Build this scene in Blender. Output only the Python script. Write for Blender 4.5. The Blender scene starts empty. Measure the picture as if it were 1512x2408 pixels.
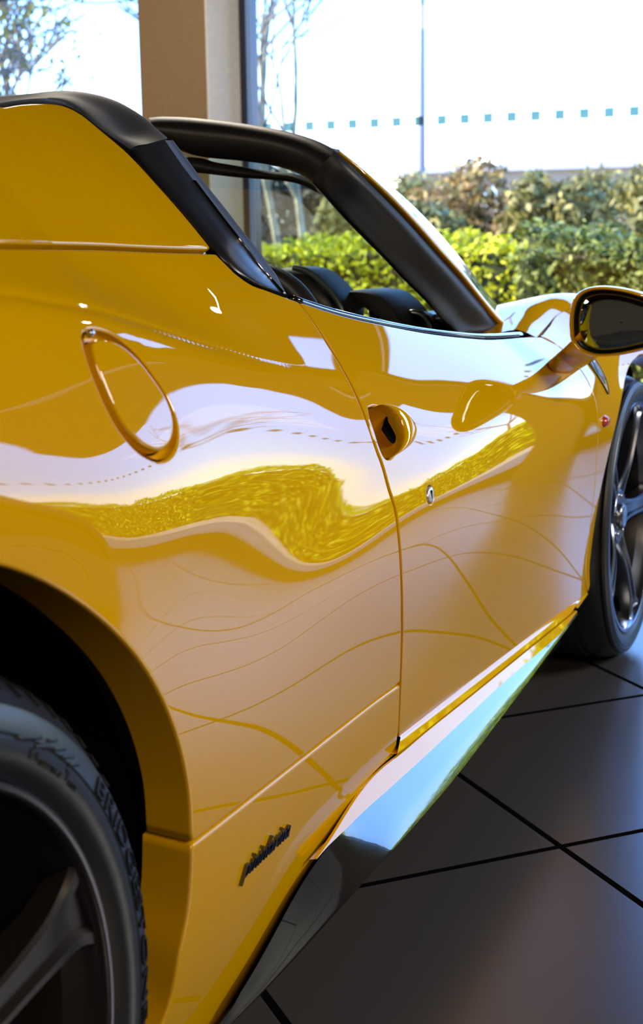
import bpy, bmesh, math, random
import numpy as np
from mathutils import Vector, Matrix, geometry as mgeo
from math import sin, cos, pi, radians

SC = bpy.context.scene
COL = SC.collection
# ------------------------------------------------------------------ camera
CAM = np.array([-0.75454, -1.59061, 1.00845]); YAW, PITCH, ROLL, FPX = 0.405258, 0.189191, -0.015063, 3447.36
IW, IH = 1512, 2408
def cam_axes():
    f = np.array([cos(PITCH)*cos(YAW), cos(PITCH)*sin(YAW), -sin(PITCH)])
    r = np.array([sin(YAW), -cos(YAW), 0.0]); u = np.cross(r, f)
    c, s = cos(ROLL), sin(ROLL)
    return f, c*r+s*u, -s*r+c*u
FW, RT, UP = cam_axes()
cd = bpy.data.cameras.new('camera'); cam = bpy.data.objects.new('camera', cd); COL.objects.link(cam)
cam.matrix_world = Matrix(((RT[0], UP[0], -FW[0], CAM[0]), (RT[1], UP[1], -FW[1], CAM[1]), (RT[2], UP[2], -FW[2], CAM[2]), (0, 0, 0, 1)))
cd.sensor_fit = 'HORIZONTAL'; cd.lens = 35.0; cd.sensor_width = 35.0*IW/FPX
cd.clip_start = 0.02; cd.clip_end = 500
cd.dof.use_dof = True; cd.dof.focus_distance = 2.05; cd.dof.aperture_fstop = 5.0
SC.camera = cam
# ------------------------------------------------------------------ view, world, sun, big lights
SC.view_settings.view_transform = 'Standard'; SC.view_settings.look = 'None'
SC.view_settings.gamma = 1; SC.view_settings.use_curve_mapping = False
SC.view_settings.exposure = 0.0
SC.cycles.use_denoising = True; SC.cycles.max_bounces = 9; SC.cycles.glossy_bounces = 5; SC.cycles.diffuse_bounces = 4
SC.cycles.transparent_max_bounces = 12; SC.cycles.transmission_bounces = 6
SC.cycles.caustics_reflective = False; SC.cycles.caustics_refractive = False
SC.cycles.sample_clamp_indirect = 6
SKY = 7.4
world = bpy.data.worlds.new('sky'); SC.world = world; world.use_nodes = True
nt = world.node_tree; nt.nodes.clear()
wo = nt.nodes.new('ShaderNodeOutputWorld'); bg = nt.nodes.new('ShaderNodeBackground')
tc = nt.nodes.new('ShaderNodeTexCoord'); sp = nt.nodes.new('ShaderNodeSeparateXYZ'); rp = nt.nodes.new('ShaderNodeValToRGB')
nt.links.new(tc.outputs['Generated'], sp.inputs[0]); nt.links.new(sp.outputs['Z'], rp.inputs[0])
nt.links.new(rp.outputs[0], bg.inputs[0]); nt.links.new(bg.outputs[0], wo.inputs[0])
e = rp.color_ramp.elements
e[0].position = 0.0; e[0].color = (.70, .68, .64, 1)
e[1].position = 0.04; e[1].color = (.66, .67, .68, 1)
for pos, c in ((.075, (.33, .53, .88, 1)), (.14, (.21, .44, .93, 1)), (.35, (.15, .34, .92, 1)), (.8, (.12, .30, .80, 1))):
    x = e.new(pos); x.color = c
bg.inputs[1].default_value = SKY
sl = bpy.data.lights.new('sun', 'SUN'); sun = bpy.data.objects.new('sun', sl); COL.objects.link(sun)
sl.energy = 18.0; sl.angle = radians(1.0); sl.color = (1.0, .88, .66)
sun.rotation_euler = Vector((.34, -.74, -.58)).to_track_quat('-Z', 'Y').to_euler()     # low sun from the left, along the front of the building

# broad fill lights added under the ceiling to brighten the flank, hall and column
for nm, lx, ly, sx, sy, pw, lc in (('fill_light', -2.2, -4.6, 2.6, 2.4, 200., (1.0, .76, .50)), ('fill_light', 3.5, -5.9, 1.6, 2.2, 500., (1.0, .97, .88)), ('fill_light', -2.5, 2.5, 2.6, 2.4, 150., (1.0, .80, .56)), ('fill_light', 3.4, 3.6, 1.2, 1.2, 100., (1.0, .86, .68)), ('fill_light', 4.0, 1.0, .8, .8, 75., (1.0, .88, .72))):
    al = bpy.data.lights.new(nm, 'AREA'); al.shape = 'RECTANGLE'; al.size = sx; al.size_y = sy; al.energy = pw; al.color = lc
    ao = bpy.data.objects.new(nm, al); COL.objects.link(ao); ao.location = (lx, ly, 3.08)

# ------------------------------------------------------------------ pixel helpers (photo measurements -> metres)
def ray(u, v):
    return FW + (u-IW/2)/FPX*RT - (v-IH/2)/FPX*UP
def on_y(u, v, y):
    d = ray(u, v); return CAM + (y-CAM[1])/d[1]*d
def on_x(u, v, x):
    d = ray(u, v); return CAM + (x-CAM[0])/d[0]*d
def on_z(u, v, z):
    d = ray(u, v); return CAM + (z-CAM[2])/d[2]*d

# ------------------------------------------------------------------ materials
def mat(name, base, rough=.5, metal=0., spec=.5, coat=0., coat_rough=.03, **kw):
    m = bpy.data.materials.new(name); m.use_nodes = True
    b = m.node_tree.nodes['Principled BSDF']
    b.inputs['Base Color'].default_value = (*base, 1); b.inputs['Roughness'].default_value = rough
    b.inputs['Metallic'].default_value = metal; b.inputs['Specular IOR Level'].default_value = spec
    b.inputs['Coat Weight'].default_value = coat; b.inputs['Coat Roughness'].default_value = coat_rough
    for k, v in kw.items(): b.inputs[k].default_value = v
    return m
def noise_col(m, scale, c1, c2, lo=.35, hi=.65, detail=4, bump=0., coord='Object'):
    nt = m.node_tree; b = nt.nodes['Principled BSDF']
    t = nt.nodes.new('ShaderNodeTexCoord'); n = nt.nodes.new('ShaderNodeTexNoise'); r = nt.nodes.new('ShaderNodeValToRGB')
    n.inputs['Scale'].default_value = scale; n.inputs['Detail'].default_value = detail
    nt.links.new(t.outputs[coord], n.inputs['Vector']); nt.links.new(n.outputs['Fac'], r.inputs[0])
    r.color_ramp.elements[0].position = lo; r.color_ramp.elements[0].color = (*c1, 1)
    r.color_ramp.elements[1].position = hi; r.color_ramp.elements[1].color = (*c2, 1)
    nt.links.new(r.outputs[0], b.inputs['Base Color'])
    if bump:
        bp = nt.nodes.new('ShaderNodeBump'); bp.inputs['Strength'].default_value = bump; bp.inputs['Distance'].default_value = .02
        nt.links.new(n.outputs['Fac'], bp.inputs['Height']); nt.links.new(bp.outputs[0], b.inputs['Normal'])
    return m
def leaf_mat(name, cols, trans=.25):
    m = mat(name, cols[0], .55, spec=.35)
    nt = m.node_tree; b = nt.nodes['Principled BSDF']
    g = nt.nodes.new('ShaderNodeNewGeometry'); r = nt.nodes.new('ShaderNodeValToRGB')
    nt.links.new(g.outputs['Random Per Island'], r.inputs[0]); r.color_ramp.interpolation = 'LINEAR'
    el = r.color_ramp.elements
    el[0].position = 0; el[0].color = (*cols[0], 1); el[1].position = 1; el[1].color = (*cols[-1], 1)
    for i, c in enumerate(cols[1:-1]):
        x = el.new((i+1)/(len(cols)-1)); x.color = (*c, 1)
    nt.links.new(r.outputs[0], b.inputs['Base Color'])
    tr = nt.nodes.new('ShaderNodeBsdfTranslucent'); mx = nt.nodes.new('ShaderNodeMixShader'); mx.inputs[0].default_value = trans
    nt.links.new(r.outputs[0], tr.inputs[0])
    out = nt.nodes['Material Output']
    nt.links.new(b.outputs[0], mx.inputs[1]); nt.links.new(tr.outputs[0], mx.inputs[2]); nt.links.new(mx.outputs[0], out.inputs[0])
    return m
def thin_glass(name, tint=(1, 1, 1), refl=.06):
    m = bpy.data.materials.new(name); m.use_nodes = True; nt = m.node_tree; nt.nodes.clear()
    o = nt.nodes.new('ShaderNodeOutputMaterial'); t = nt.nodes.new('ShaderNodeBsdfTransparent'); g = nt.nodes.new('ShaderNodeBsdfGlossy')
    t.inputs[0].default_value = (*tint, 1); g.inputs['Roughness'].default_value = .0
    fr = nt.nodes.new('ShaderNodeFresnel'); fr.inputs[0].default_value = 1.45
    mx = nt.nodes.new('ShaderNodeMixShader'); nt.links.new(fr.outputs[0], mx.inputs[0])
    nt.links.new(t.outputs[0], mx.inputs[1]); nt.links.new(g.outputs[0], mx.inputs[2]); nt.links.new(mx.outputs[0], o.inputs[0])
    return m
def emit_mat(name, col, s):
    m = mat(name, (0, 0, 0)); b = m.node_tree.nodes['Principled BSDF']
    b.inputs['Emission Color'].default_value = (*col, 1); b.inputs['Emission Strength'].default_value = s
    return m
M = {}
M['paint'] = mat('yellow_paint', (.72, .39, .0), .5, spec=.0, coat=1.0, coat_rough=.012, **{'Coat IOR': 1.68})
M['gloss_black'] = mat('gloss_black', (.006, .007, .009), .12, spec=.5, coat=1.0, coat_rough=.01, **{'Coat IOR': 1.7})
M['satin_black'] = mat('satin_black', (.010, .011, .014), .46, spec=.38)
M['strip_black'] = mat('strip_black', (.008, .009, .012), .30, spec=.45)
M['cap_black'] = mat('cap_black', (.013, .014, .020), .58, spec=.35)
M['matt_black'] = mat('matt_black', (.010, .010, .012), .6, spec=.4)
M['void'] = mat('dark_liner', (.002, .002, .002), .9, spec=.05)
M['rubber'] = mat('tyre_rubber', (.008, .011, .018), .38, spec=.75)
M['tread'] = mat('tyre_tread', (.008, .008, .009), .75, spec=.2)
M['alloy'] = mat('dark_alloy', (.032, .031, .035), .36, metal=.7, spec=.5)
M['spoke'] = mat('spoke_alloy', (.20, .22, .27), .26, metal=1.0)
M['silver'] = mat('silver_alloy', (.30, .32, .38), .22, metal=1.0)
M['lock'] = mat('lock_steel', (.62, .62, .66), .35, metal=.6)
M['chrome'] = mat('chrome', (.55, .57, .65), .10, metal=1.0)
M['lettering'] = mat('dark_chrome', (.16, .17, .22), .14, metal=1.0)
M['disc'] = mat('brake_disc', (.04, .04, .045), .4, metal=.8)
M['leather'] = mat('black_leather', (.012, .013, .016), .45, spec=.5)
M['dash_edge'] = mat('teal_grey_trim', (.05, .075, .085), .35, spec=.5)
M['mirror'] = mat('mirror_glass', (.32, .44, .56), .0, metal=1.0)
M['amber'] = mat('amber_lens', (.42, .03, .004), .22, spec=.4)
M['shield'] = mat('shield_yellow', (.7, .5, .0), .3, coat=1.0)
M['ink'] = mat('black_ink', (.006, .006, .006), .3)
M['car_glass'] = thin_glass('tinted_windscreen', (.62, .74, .70))
M['window_glass'] = thin_glass('window_glass', (.96, .98, .98))
fr_ = bpy.data.materials.new('blue_grey_frit'); fr_.use_nodes = True; fr_.node_tree.nodes.clear()
_o = fr_.node_tree.nodes.new('ShaderNodeOutputMaterial'); _t = fr_.node_tree.nodes.new('ShaderNodeBsdfTransparent'); _t.inputs[0].default_value = (.31, .40, .37, 1)
fr_.node_tree.links.new(_t.outputs[0], _o.inputs[0]); M['frit'] = fr_
M['reveal'] = noise_col(mat('lit_pale_plaster', (.8, .77, .72), .8, spec=.2), 40, (.77, .74, .69), (.83, .80, .75))  # pale paint; window light on this column face is put into the colour too
M['column'] = mat('beige_plaster', (.36, .25, .14), .8, spec=.2)
noise_col(M['column'], 60, (.17, .115, .062), (.20, .135, .075), .3, .7)
M['wall'] = mat('warm_wall', (.20, .14, .085), .85, spec=.2)
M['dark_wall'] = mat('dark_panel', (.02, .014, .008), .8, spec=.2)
M['frame'] = mat('navy_frame', (.012, .016, .035), .35, spec=.5)
M['frame_lit'] = mat('lit_gasket', (.16, .28, .60), .4)
M['tyre_letter'] = mat('tyre_lettering', (.003, .003, .004), .55, spec=.35)
M['rim_lip'] = mat('rim_lip', (.10, .10, .12), .28, metal=1.0)
M['grout'] = mat('dark_grout', (.006, .006, .007), .8, spec=.1)

# ------------------------------------------------------------------ object helpers
def link(name, me, m=None, parent=None, smooth=True):
    o = bpy.data.objects.new(name, me); COL.objects.link(o)
    if m is not None:
        for mm in (m if isinstance(m, (list, tuple)) else [m]): me.materials.append(mm)
    if smooth: me.shade_smooth()
    if parent is not None: o.parent = parent
    return o
def empty(name, loc=(0, 0, 0), parent=None):
    o = bpy.data.objects.new(name, None); COL.objects.link(o); o.location = loc; o.empty_display_size = .1
    if parent is not None: o.parent = parent
    return o
def tag(o, label=None, cat=None, group=None, kind=None):
    if label: o['label'] = label
    if cat: o['category'] = cat
    if group: o['group'] = group
    if kind: o['kind'] = kind
    return o
def pyd(name, verts, faces, m, parent=None, smooth=True, sharp=None):
    me = bpy.data.meshes.new(name); me.from_pydata([tuple(map(float, v)) for v in verts], [], [tuple(int(i) for i in f) for f in faces]); me.update()
    o = link(name, me, m, parent, smooth)
    if sharp: me.set_sharp_from_angle(angle=radians(sharp))
    return o
class MB:
    def __init__(s): s.v = []; s.f = []
    def add(s, v, f):
        n = len(s.v); s.v += [tuple(map(float, p)) for p in v]; s.f += [tuple(n+i for i in q) for q in f]; return s
    def box(s, a, b):
        x0, y0, z0 = a; x1, y1, z1 = b
        return s.add([(x0,y0,z0),(x1,y0,z0),(x1,y1,z0),(x0,y1,z0),(x0,y0,z1),(x1,y0,z1),(x1,y1,z1),(x0,y1,z1)],
                     [(0,3,2,1),(4,5,6,7),(0,1,5,4),(1,2,6,5),(2,3,7,6),(3,0,4,7)])
    def tube(s, pts, rad, n=10, cap=True):
        pts = [Vector(p) for p in pts]; k = len(pts); rr = rad if isinstance(rad, (list, tuple)) else [rad]*k
        rings = []; up = Vector((0, 0, 1))
        prev = None
        for i in range(k):
            t = (pts[min(i+1, k-1)]-pts[max(i-1, 0)]).normalized()
            if prev is None:
                a = t.orthogonal().normalized()
            else:
                a = (prev - t*prev.dot(t)); a = a.normalized() if a.length > 1e-6 else t.orthogonal().normalized()
            prev = a; b = t.cross(a)
            rings += [pts[i] + (a*cos(2*pi*j/n)+b*sin(2*pi*j/n))*rr[i] for j in range(n)]
        f = [(i*n+j, i*n+(j+1) % n, (i+1)*n+(j+1) % n, (i+1)*n+j) for i in range(k-1) for j in range(n)]
        if cap: f += [tuple(range(n-1, -1, -1)), tuple((k-1)*n+j for j in range(n))]
        return s.add(rings, f)
    def build(s, name, m, parent=None, smooth=False, sharp=None): return pyd(name, s.v, s.f, m, parent, smooth, sharp)
def catmull(pts, n):
    P = np.array(pts, float); k = len(P)
    d = np.r_[0, np.cumsum(np.linalg.norm(np.diff(P, axis=0), axis=1))]
    t = np.linspace(0, d[-1], n); out = np.zeros((n, P.shape[1]))
    m = np.zeros_like(P)
    for i in range(k):
        a, b = max(i-1, 0), min(i+1, k-1); m[i] = (P[b]-P[a])/max(d[b]-d[a], 1e-9)
    i = np.clip(np.searchsorted(d, t, side='right')-1, 0, k-2); h = np.maximum(d[i+1]-d[i], 1e-9); s = ((t-d[i])/h)[:, None]; h = h[:, None]
    return (2*s**3-3*s**2+1)*P[i]+(s**3-2*s**2+s)*h*m[i]+(-2*s**3+3*s**2)*P[i+1]+(s**3-s**2)*h*m[i+1]
def loft(name, rows, m, parent=None, nu=40, nv=None, thick=0, sharp=40, flip=False):
    """rows: list of 3D polylines -> smooth surface through them"""
    R = [catmull(r, nu) for r in rows]
    if nv:
        A = np.stack(R); R = np.stack([catmull(A[:, j], nv) for j in range(nu)], 1)
    R = np.array(R); k = R.shape[0]
    v = R.reshape(-1, 3); f = []
    for i in range(k-1):
        for j in range(nu-1):
            q = (i*nu+j, i*nu+j+1, (i+1)*nu+j+1, (i+1)*nu+j)
            f.append(q[::-1] if flip else q)
    o = pyd(name, v, f, m, parent, True, sharp)
    if thick:
        md = o.modifiers.new('solid', 'SOLIDIFY'); md.thickness = thick; md.offset = -1
    return o
def rough_box(name, a, b, m, parent=None, bev=.004, seg=2):
    bm = bmesh.new(); mb = MB().box(a, b)
    vs = [bm.verts.new(p) for p in mb.v]
    for q in mb.f: bm.faces.new([vs[i] for i in q])
    if bev: bmesh.ops.bevel(bm, geom=bm.edges[:], offset=bev, segments=seg, affect='EDGES', profile=.5)
    me = bpy.data.meshes.new(name); bm.to_mesh(me); bm.free()
    return link(name, me, m, parent, False)
def lathe(prof, n=96, a0=0, a1=2*pi):
    """profile of (radius, y): revolves about the y axis"""
    full = abs(a1-a0-2*pi) < 1e-6; k = n if full else n+1
    v = [(r*cos(a0+(a1-a0)*i/n), y, r*sin(a0+(a1-a0)*i/n)) for i in range(k) for r, y in prof]
    p = len(prof); f = []
    for i in range(n):
        j = (i+1) % k
        for q in range(p-1): f.append((i*p+q, i*p+q+1, j*p+q+1, j*p+q))
    return v, f
# ------------------------------------------------------------------ the car's flank: y = -Y(x, z), a bicubic spline surface (metres)
FX0, FX1, FNX, FZ0, FZ1, FNZ = -.5, 2.6, 26, .15, 1.25, 22
FHX = (FX1-FX0)/FNX; FHZ = (FZ1-FZ0)/FNZ
FC = np.array([81949,84119,86223,88251,90181,91987,93638,95107,96366,97382,98100,98433,98274,97510,96062,93932,91268,88457,85539,82552,79526,76476,73406,70309,67172,82469,84593,86652,88632,90508,92243,93791,95109,96171,96964,97485,97713,97591,97021,95903,94181,91900,89303,86420,83287,79922,76327,72492,68406,64064,82987,85067,87080,89013,90839,92512,93976,95172,96059,96628,96918,96982,96839,96421,95591,94224,92284,89873,87017,83746,80068,75970,71435,66450,61018,83504,85540,87507,89395,91173,92791,94187,95292,96039,96399,96428,96257,96021,95712,95136,94065,92413,90158,87321,83923,79958,75399,70228,64442,58046,84015,86014,87937,89778,91508,93072,94409,95449,96101,96298,96070,95598,95171,94924,94579,93719,92278,90140,87318,83808,79577,74596,68861,62384,55176,84509,86485,88369,90160,91838,93340,94608,95587,96185,96302,95899,95117,94386,94143,94012,93214,91867,89805,86999,83382,78897,73537,67325,60289,52444,84967,86941,88798,90536,92144,93551,94716,95613,96178,96309,95899,94953,93880,93571,93617,92585,91170,89154,86354,82611,77882,72202,65621,58180,49896,85364,87349,89197,90886,92389,93646,94654,95432,95953,96134,95882,95110,93942,93535,93461,91823,90212,88214,85360,81452,76504,70588,63770,56094,47576,85669,87651,89488,91127,92487,93549,94365,95005,95449,95616,95488,95105,94466,94075,93126,90839,89067,86999,83978,79886,74774,68727,61812,54072,45523,85862,87782,89550,91097,92314,93201,93850,94373,94733,94811,94586,94151,93671,93217,91910,89759,87865,85495,82219,77957,72753,66681,59804,52160,43766,85945,87732,89358,90768,91868,92645,93200,93664,93988,94037,93755,93184,92536,91923,90625,88719,86522,83737,80188,75784,70548,64540,57814,50402,42319,85943,87559,89018,90289,91301,92031,92570,93043,93432,93615,93469,92710,91902,91198,89764,87644,85039,81873,78049,73517,68287,62405,55912,48836,41183,85898,87347,88664,89824,90778,91503,92080,92635,93213,93728,93975,92909,91705,90958,89172,86627,83604,80052,75954,71296,66091,60370,54163,47486,40345,85855,87162,88370,89459,90391,91150,91809,92504,93303,94074,94518,93756,92334,91200,88730,85786,82309,78368,74000,69220,64047,58505,52609,46366,39781,85855,87041,88165,89215,90160,90989,91764,92617,93601,94500,94920,94655,93233,91672,88816,85121,81144,76836,72222,67335,62205,56849,51272,45474,39456,85932,87013,88068,89090,90066,90989,91908,92916,94036,95057,95562,95464,94034,91700,88603,84486,80059,75420,70597,65638,60575,55416,50158,44797,39333,86114,87106,88099,89099,90109,91131,92193,93312,94466,95465,95908,95722,94442,91612,88000,83770,78980,74057,69080,64104,59144,54197,49255,44312,39366,86417,87340,88284,89267,90308,91407,92560,93720,94815,95651,95899,95585,94514,91698,87639,82935,77803,72680,67634,62704,57889,53171,48540,43988,39511,86842,87722,88636,89606,90658,91777,92929,94038,95004,95651,95738,95395,94562,91820,87255,81918,76504,71275,66246,61422,56786,52311,47981,43786,39722,87372,88228,89125,90080,91104,92173,93235,94206,95001,95507,95592,95325,94519,91709,86651,80753,75149,69889,64939,60265,55827,51595,47545,43667,39956,87969,88805,89678,90595,91550,92513,93427,94224,94865,95333,95547,95356,94275,91054,85632,79508,73834,68603,63763,59251,55011,51001,47198,43590,40173,88581,89376,90197,91041,91890,92715,93473,94119,94645,95109,95429,95235,93777,90113,84437,78313,72671,67509,62779,58411,54338,50514,46911,43521,40338,89146,89861,90589,91318,92030,92707,93334,93885,94351,94788,95117,94878,93212,89318,83480,77352,71783,66695,62046,57774,53814,50118,46659,43428,40422,89607,90190,90778,91354,91905,92445,92984,93496,93960,94397,94692,94386,92629,88689,82857,76799,71291,66240,61613,57365,53443,49804,46424,43291,40402,89918,90321,90726,91119,91504,91940,92452,92997,93539,94046,94353,93984,92108,88139,82562,76797,71297,66204,61515,57205,53235,49573,46197,43095,40264,90057,90243,90444,90658,90918,91306,91848,92504,93222,93902,94332,94000,92140,88332,83099,77474,71862,66626,61777,57308,53198,49425,45974,42833,39997,90020,89978,89986,90059,90255,90654,91292,92140,93128,94106,94787,94650,93034,89583,84632,78874,73015,67521,62408,57680,53335,49363,45755,42502,39599,89821,89564,89403,89377,89559,90029,90833,91952,93297,94671,95723,95929,94692,91628,86873,80966,74759,68899,63413,58324,53647,49387,45541,42103,39069,89476,89024,88724,88635,88846,89443,90480,91943,93721,95572,97096,97752,96951,94266,89704,83720,77094,70762,64791,59237,54132,49496,45333,41638,38409], float).reshape(FNX+3, FNZ+3)*1e-5
def _b(t): return np.stack([(1-t)**3/6, (3*t**3-6*t**2+4)/6, (-3*t**3+3*t**2+3*t+1)/6, t**3/6], -1)
def _d(t): return np.stack([-(1-t)**2/2, (9*t**2-12*t)/6, (-9*t**2+6*t+3)/6, t**2/2], -1)
VX = [-.5, .05, .30, .45, .53, .63, .78, .91, 1.05]; VZ = [.995, .980, .958, .936, .919, .895, .861, .838, .815]
KX = [-.5, .1, .3, .5, .65, .78, .90, 1.02]; KC = [-0.87842,-0.92133,-1.01421,-1.08898,-0.80798,-0.42960,-0.20579, 0.0]
def valley(x, z):
    """shoulder crease: a fine groove and a change of slope above it, fading out ahead of the door gap"""
    d = z-np.interp(x, VX, VZ); s = np.clip((.97-x)/.5, 0, 1); s = s*s*(3-2*s)
    g = -.009*s*np.exp(-np.sqrt((d/.008)**2+.01))
    return g+np.where(x > KX[-1], 0, np.interp(x, KX, KC))*.5*(d+np.sqrt(d*d+1.6e-5))*np.exp(-np.clip(d, 0, 1)/.12)
def flank(x, z):
    x = np.atleast_1d(np.asarray(x, float)); z = np.atleast_1d(np.asarray(z, float))
    fx = np.clip((x-FX0)/FHX, 0, FNX-1e-6); fz = np.clip((z-FZ0)/FHZ, 0, FNZ-1e-6)
    i = fx.astype(int); k = fz.astype(int); tx = fx-i; tz = fz-k
    bx, bz, dx, dz = _b(tx), _b(tz), _d(tx)/FHX, _d(tz)/FHZ
    Y = np.zeros(len(x)); Yx = Y.copy(); Yz = Y.copy()
    for a in range(4):
        for b in range(4):
            c = FC[i+a, k+b]; Y += bx[:, a]*bz[:, b]*c; Yx += dx[:, a]*bz[:, b]*c; Yz += bx[:, a]*dz[:, b]*c
    e = 1e-4
    return Y+valley(x, z), Yx+(valley(x+e, z)-valley(x-e, z))/(2*e), Yz+(valley(x, z+e)-valley(x, z-e))/(2*e)
def surf(xz, off=0.0):
    xz = np.atleast_2d(np.asarray(xz, float)); Y, Yx, Yz = flank(xz[:, 0], xz[:, 1])
    n = -np.stack([Yx, np.ones_like(Yx), Yz], 1); n /= np.linalg.norm(n, axis=1)[:, None]
    return np.stack([xz[:, 0], -Y, xz[:, 1]], 1)+n*off, n
def hit(u, v):
    d = ray(u, v); ys = np.linspace(-.995, -.42, 60); t = (ys-CAM[1])/d[1]; P = CAM+t[:, None]*d
    g = P[:, 1]+flank(P[:, 0], P[:, 2])[0]; i = int(np.argmax(g > 0)) if (g > 0).any() else 59
    i = max(i, 1); a, b = t[i-1], t[i]
    for _ in range(22):
        m = (a+b)/2; q = CAM+m*d
        if q[1]+flank(q[0], q[2])[0][0] > 0: b = m
        else: a = m
    return CAM+b*d
def hxz(pts): return [tuple(hit(u, v)[[0, 2]]) for u, v in pts]
def smooth_line(pts, step=.012):
    P = np.array(pts, float); L = np.linalg.norm(np.diff(P, axis=0), axis=1).sum()
    return catmull(P, max(3, int(L/step)))
def poly(*segs):
    """segments joined into one closed outline; each segment smoothed by itself, corners kept"""
    out = []
    for s in segs:
        q = smooth_line(s) if len(s) > 2 else catmull(s, max(2, int(np.linalg.norm(np.subtract(s[1], s[0]))/.012)+1))
        for p in q:
            if not out or np.linalg.norm(p-out[-1]) > 1e-3: out.append(p)
    if np.linalg.norm(out[0]-out[-1]) < 1e-3: out.pop()
    return np.array(out)
def area2(P): return np.sum(P[:, 0]*np.roll(P[:, 1], -1)-np.roll(P[:, 0], -1)*P[:, 1])
def inside(P, pts):
    x, y = pts[:, 0], pts[:, 1]; c = np.zeros(len(pts), bool); n = len(P)
    for i in range(n):
        x1, y1 = P[i]; x2, y2 = P[(i+1) % n]
        if y1 == y2: continue
        k = ((y1 > y) != (y2 > y)) & (x < (x2-x1)*(y-y1)/(y2-y1)+x1); c ^= k
    return c
def offset_poly(P, d):
    """shift a CCW outline inwards by d"""
    a = np.roll(P, 1, 0); b = np.roll(P, -1, 0); e1 = P-a; e2 = b-P
    e1 /= np.linalg.norm(e1, axis=1)[:, None]+1e-12; e2 /= np.linalg.norm(e2, axis=1)[:, None]+1e-12
    n1 = np.stack([-e1[:, 1], e1[:, 0]], 1); n2 = np.stack([-e2[:, 1], e2[:, 0]], 1); n = n1+n2
    n /= np.linalg.norm(n, axis=1)[:, None]+1e-12; k = np.clip((n*n1).sum(1), .5, 1)
    return P+n*(d/k)[:, None]
def panel(name, outline, m, parent=None, holes=(), gap=.0016, r=.0028, flange=.014, step=.014, off=0.0, side=1, flange_fn=None, surf_fn=surf, crease=False):
    """one sheet of bodywork: a trimmed piece of the flank with rolled edges"""
    P = np.array(outline, float)
    if area2(P) < 0: P = P[::-1]
    loops = [offset_poly(P, gap+r)]
    for h in holes:
        h = np.array(h, float)
        if area2(h) > 0: h = h[::-1]
        loops.append(offset_poly(h, gap*.5+r))
    lo = P.min(0); hi = P.max(0)
    gx, gz = np.meshgrid(np.arange(lo[0], hi[0], step), np.arange(lo[1], hi[1], step))
    gx[1::2] += step/2
    G = np.stack([gx.ravel(), gz.ravel()], 1); G = G[inside(loops[0], G)]
    if crease:                                            # finer rows of points along the shoulder crease
        G = G[np.abs(G[:, 1]-np.interp(G[:, 0], VX, VZ)) > .021]; cx = np.arange(lo[0], hi[0], .010)
        E_ = np.concatenate([np.stack([cx+(.005 if q % 2 else 0), np.interp(cx, VX, VZ)+d], 1) for q, d in enumerate((-.019, -.014, -.010, -.007, -.0045, -.0022, 0, .0022, .0045, .007, .010, .014, .019))])
        G = np.concatenate([G, E_[inside(loops[0], E_)]])
    for L in loops[1:]: G = G[~inside(L, G)]
    allb = np.concatenate(loops)
    keep = np.ones(len(G), bool)
    for q in allb: keep &= np.hypot(G[:, 0]-q[0], G[:, 1]-q[1]) > step*.45
    G = G[keep]
    pts = [Vector(p) for L in loops for p in L]+[Vector(p) for p in G]
    edges = []; n0 = 0
    for L in loops:
        edges += [(n0+i, n0+(i+1) % len(L)) for i in range(len(L))]; n0 += len(L)
    vo, eo, fo, ov, oe, of = mgeo.delaunay_2d_cdt(pts, edges, [], 0, 1e-7)
    V2 = np.array([tuple(v) for v in vo]); F = [tuple(f) for f in fo]
    cen = np.array([V2[list(f)].mean(0) for f in F]); ok = inside(loops[0], cen)
    for L in loops[1:]: ok &= ~inside(L, cen)
    F = [f for f, k in zip(F, ok) if k]
    V, N = surf_fn(V2); V = V+N*off
    F2 = []
    for f in F:
        a, b, c = V2[list(f)][:3]
        F2.append(f if (b[0]-a[0])*(c[1]-a[1])-(b[1]-a[1])*(c[0]-a[0]) > 0 else f[::-1])
    V = list(V); N = list(N)
    for L in loops:
        B, nb = surf_fn(L); B = B+nb*off; k = len(L)
        T = np.roll(B, -1, 0)-np.roll(B, 1, 0); T /= np.linalg.norm(T, axis=1)[:, None]+1e-12
        out = np.cross(T, nb); out /= np.linalg.norm(out, axis=1)[:, None]+1e-12
        base = len(V); angs = [0, 30, 60, 90]
        for a in angs:
            a = radians(a); V += list(B+out*r*sin(a)-nb*r*(1-cos(a))); N += list(nb*cos(a)+out*sin(a))
        fl = flange if flange_fn is None else None
        V += list(B+out*r-nb*(r+(flange if flange_fn is None else np.array([flange_fn(*q) for q in L])[:, None]))); N += list(out)
        for s in range(4):
            for i in range(k):
                j = (i+1) % k; F2.append((base+s*k+i, base+(s+1)*k+i, base+(s+1)*k+j, base+s*k+j))
    V = np.array(V); N = np.array(N)
    if side < 0: V[:, 1] *= -1; N[:, 1] *= -1; F2 = [f[::-1] for f in F2]
    o = pyd(name, V, F2, m, parent)
    o.data.normals_split_custom_set_from_vertices([tuple(n) for n in N])
    return o

car = empty('sports_car')
tag(car, 'yellow two-seat sports car with black roof trim and open top', 'car')
PT = M['paint']
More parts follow.
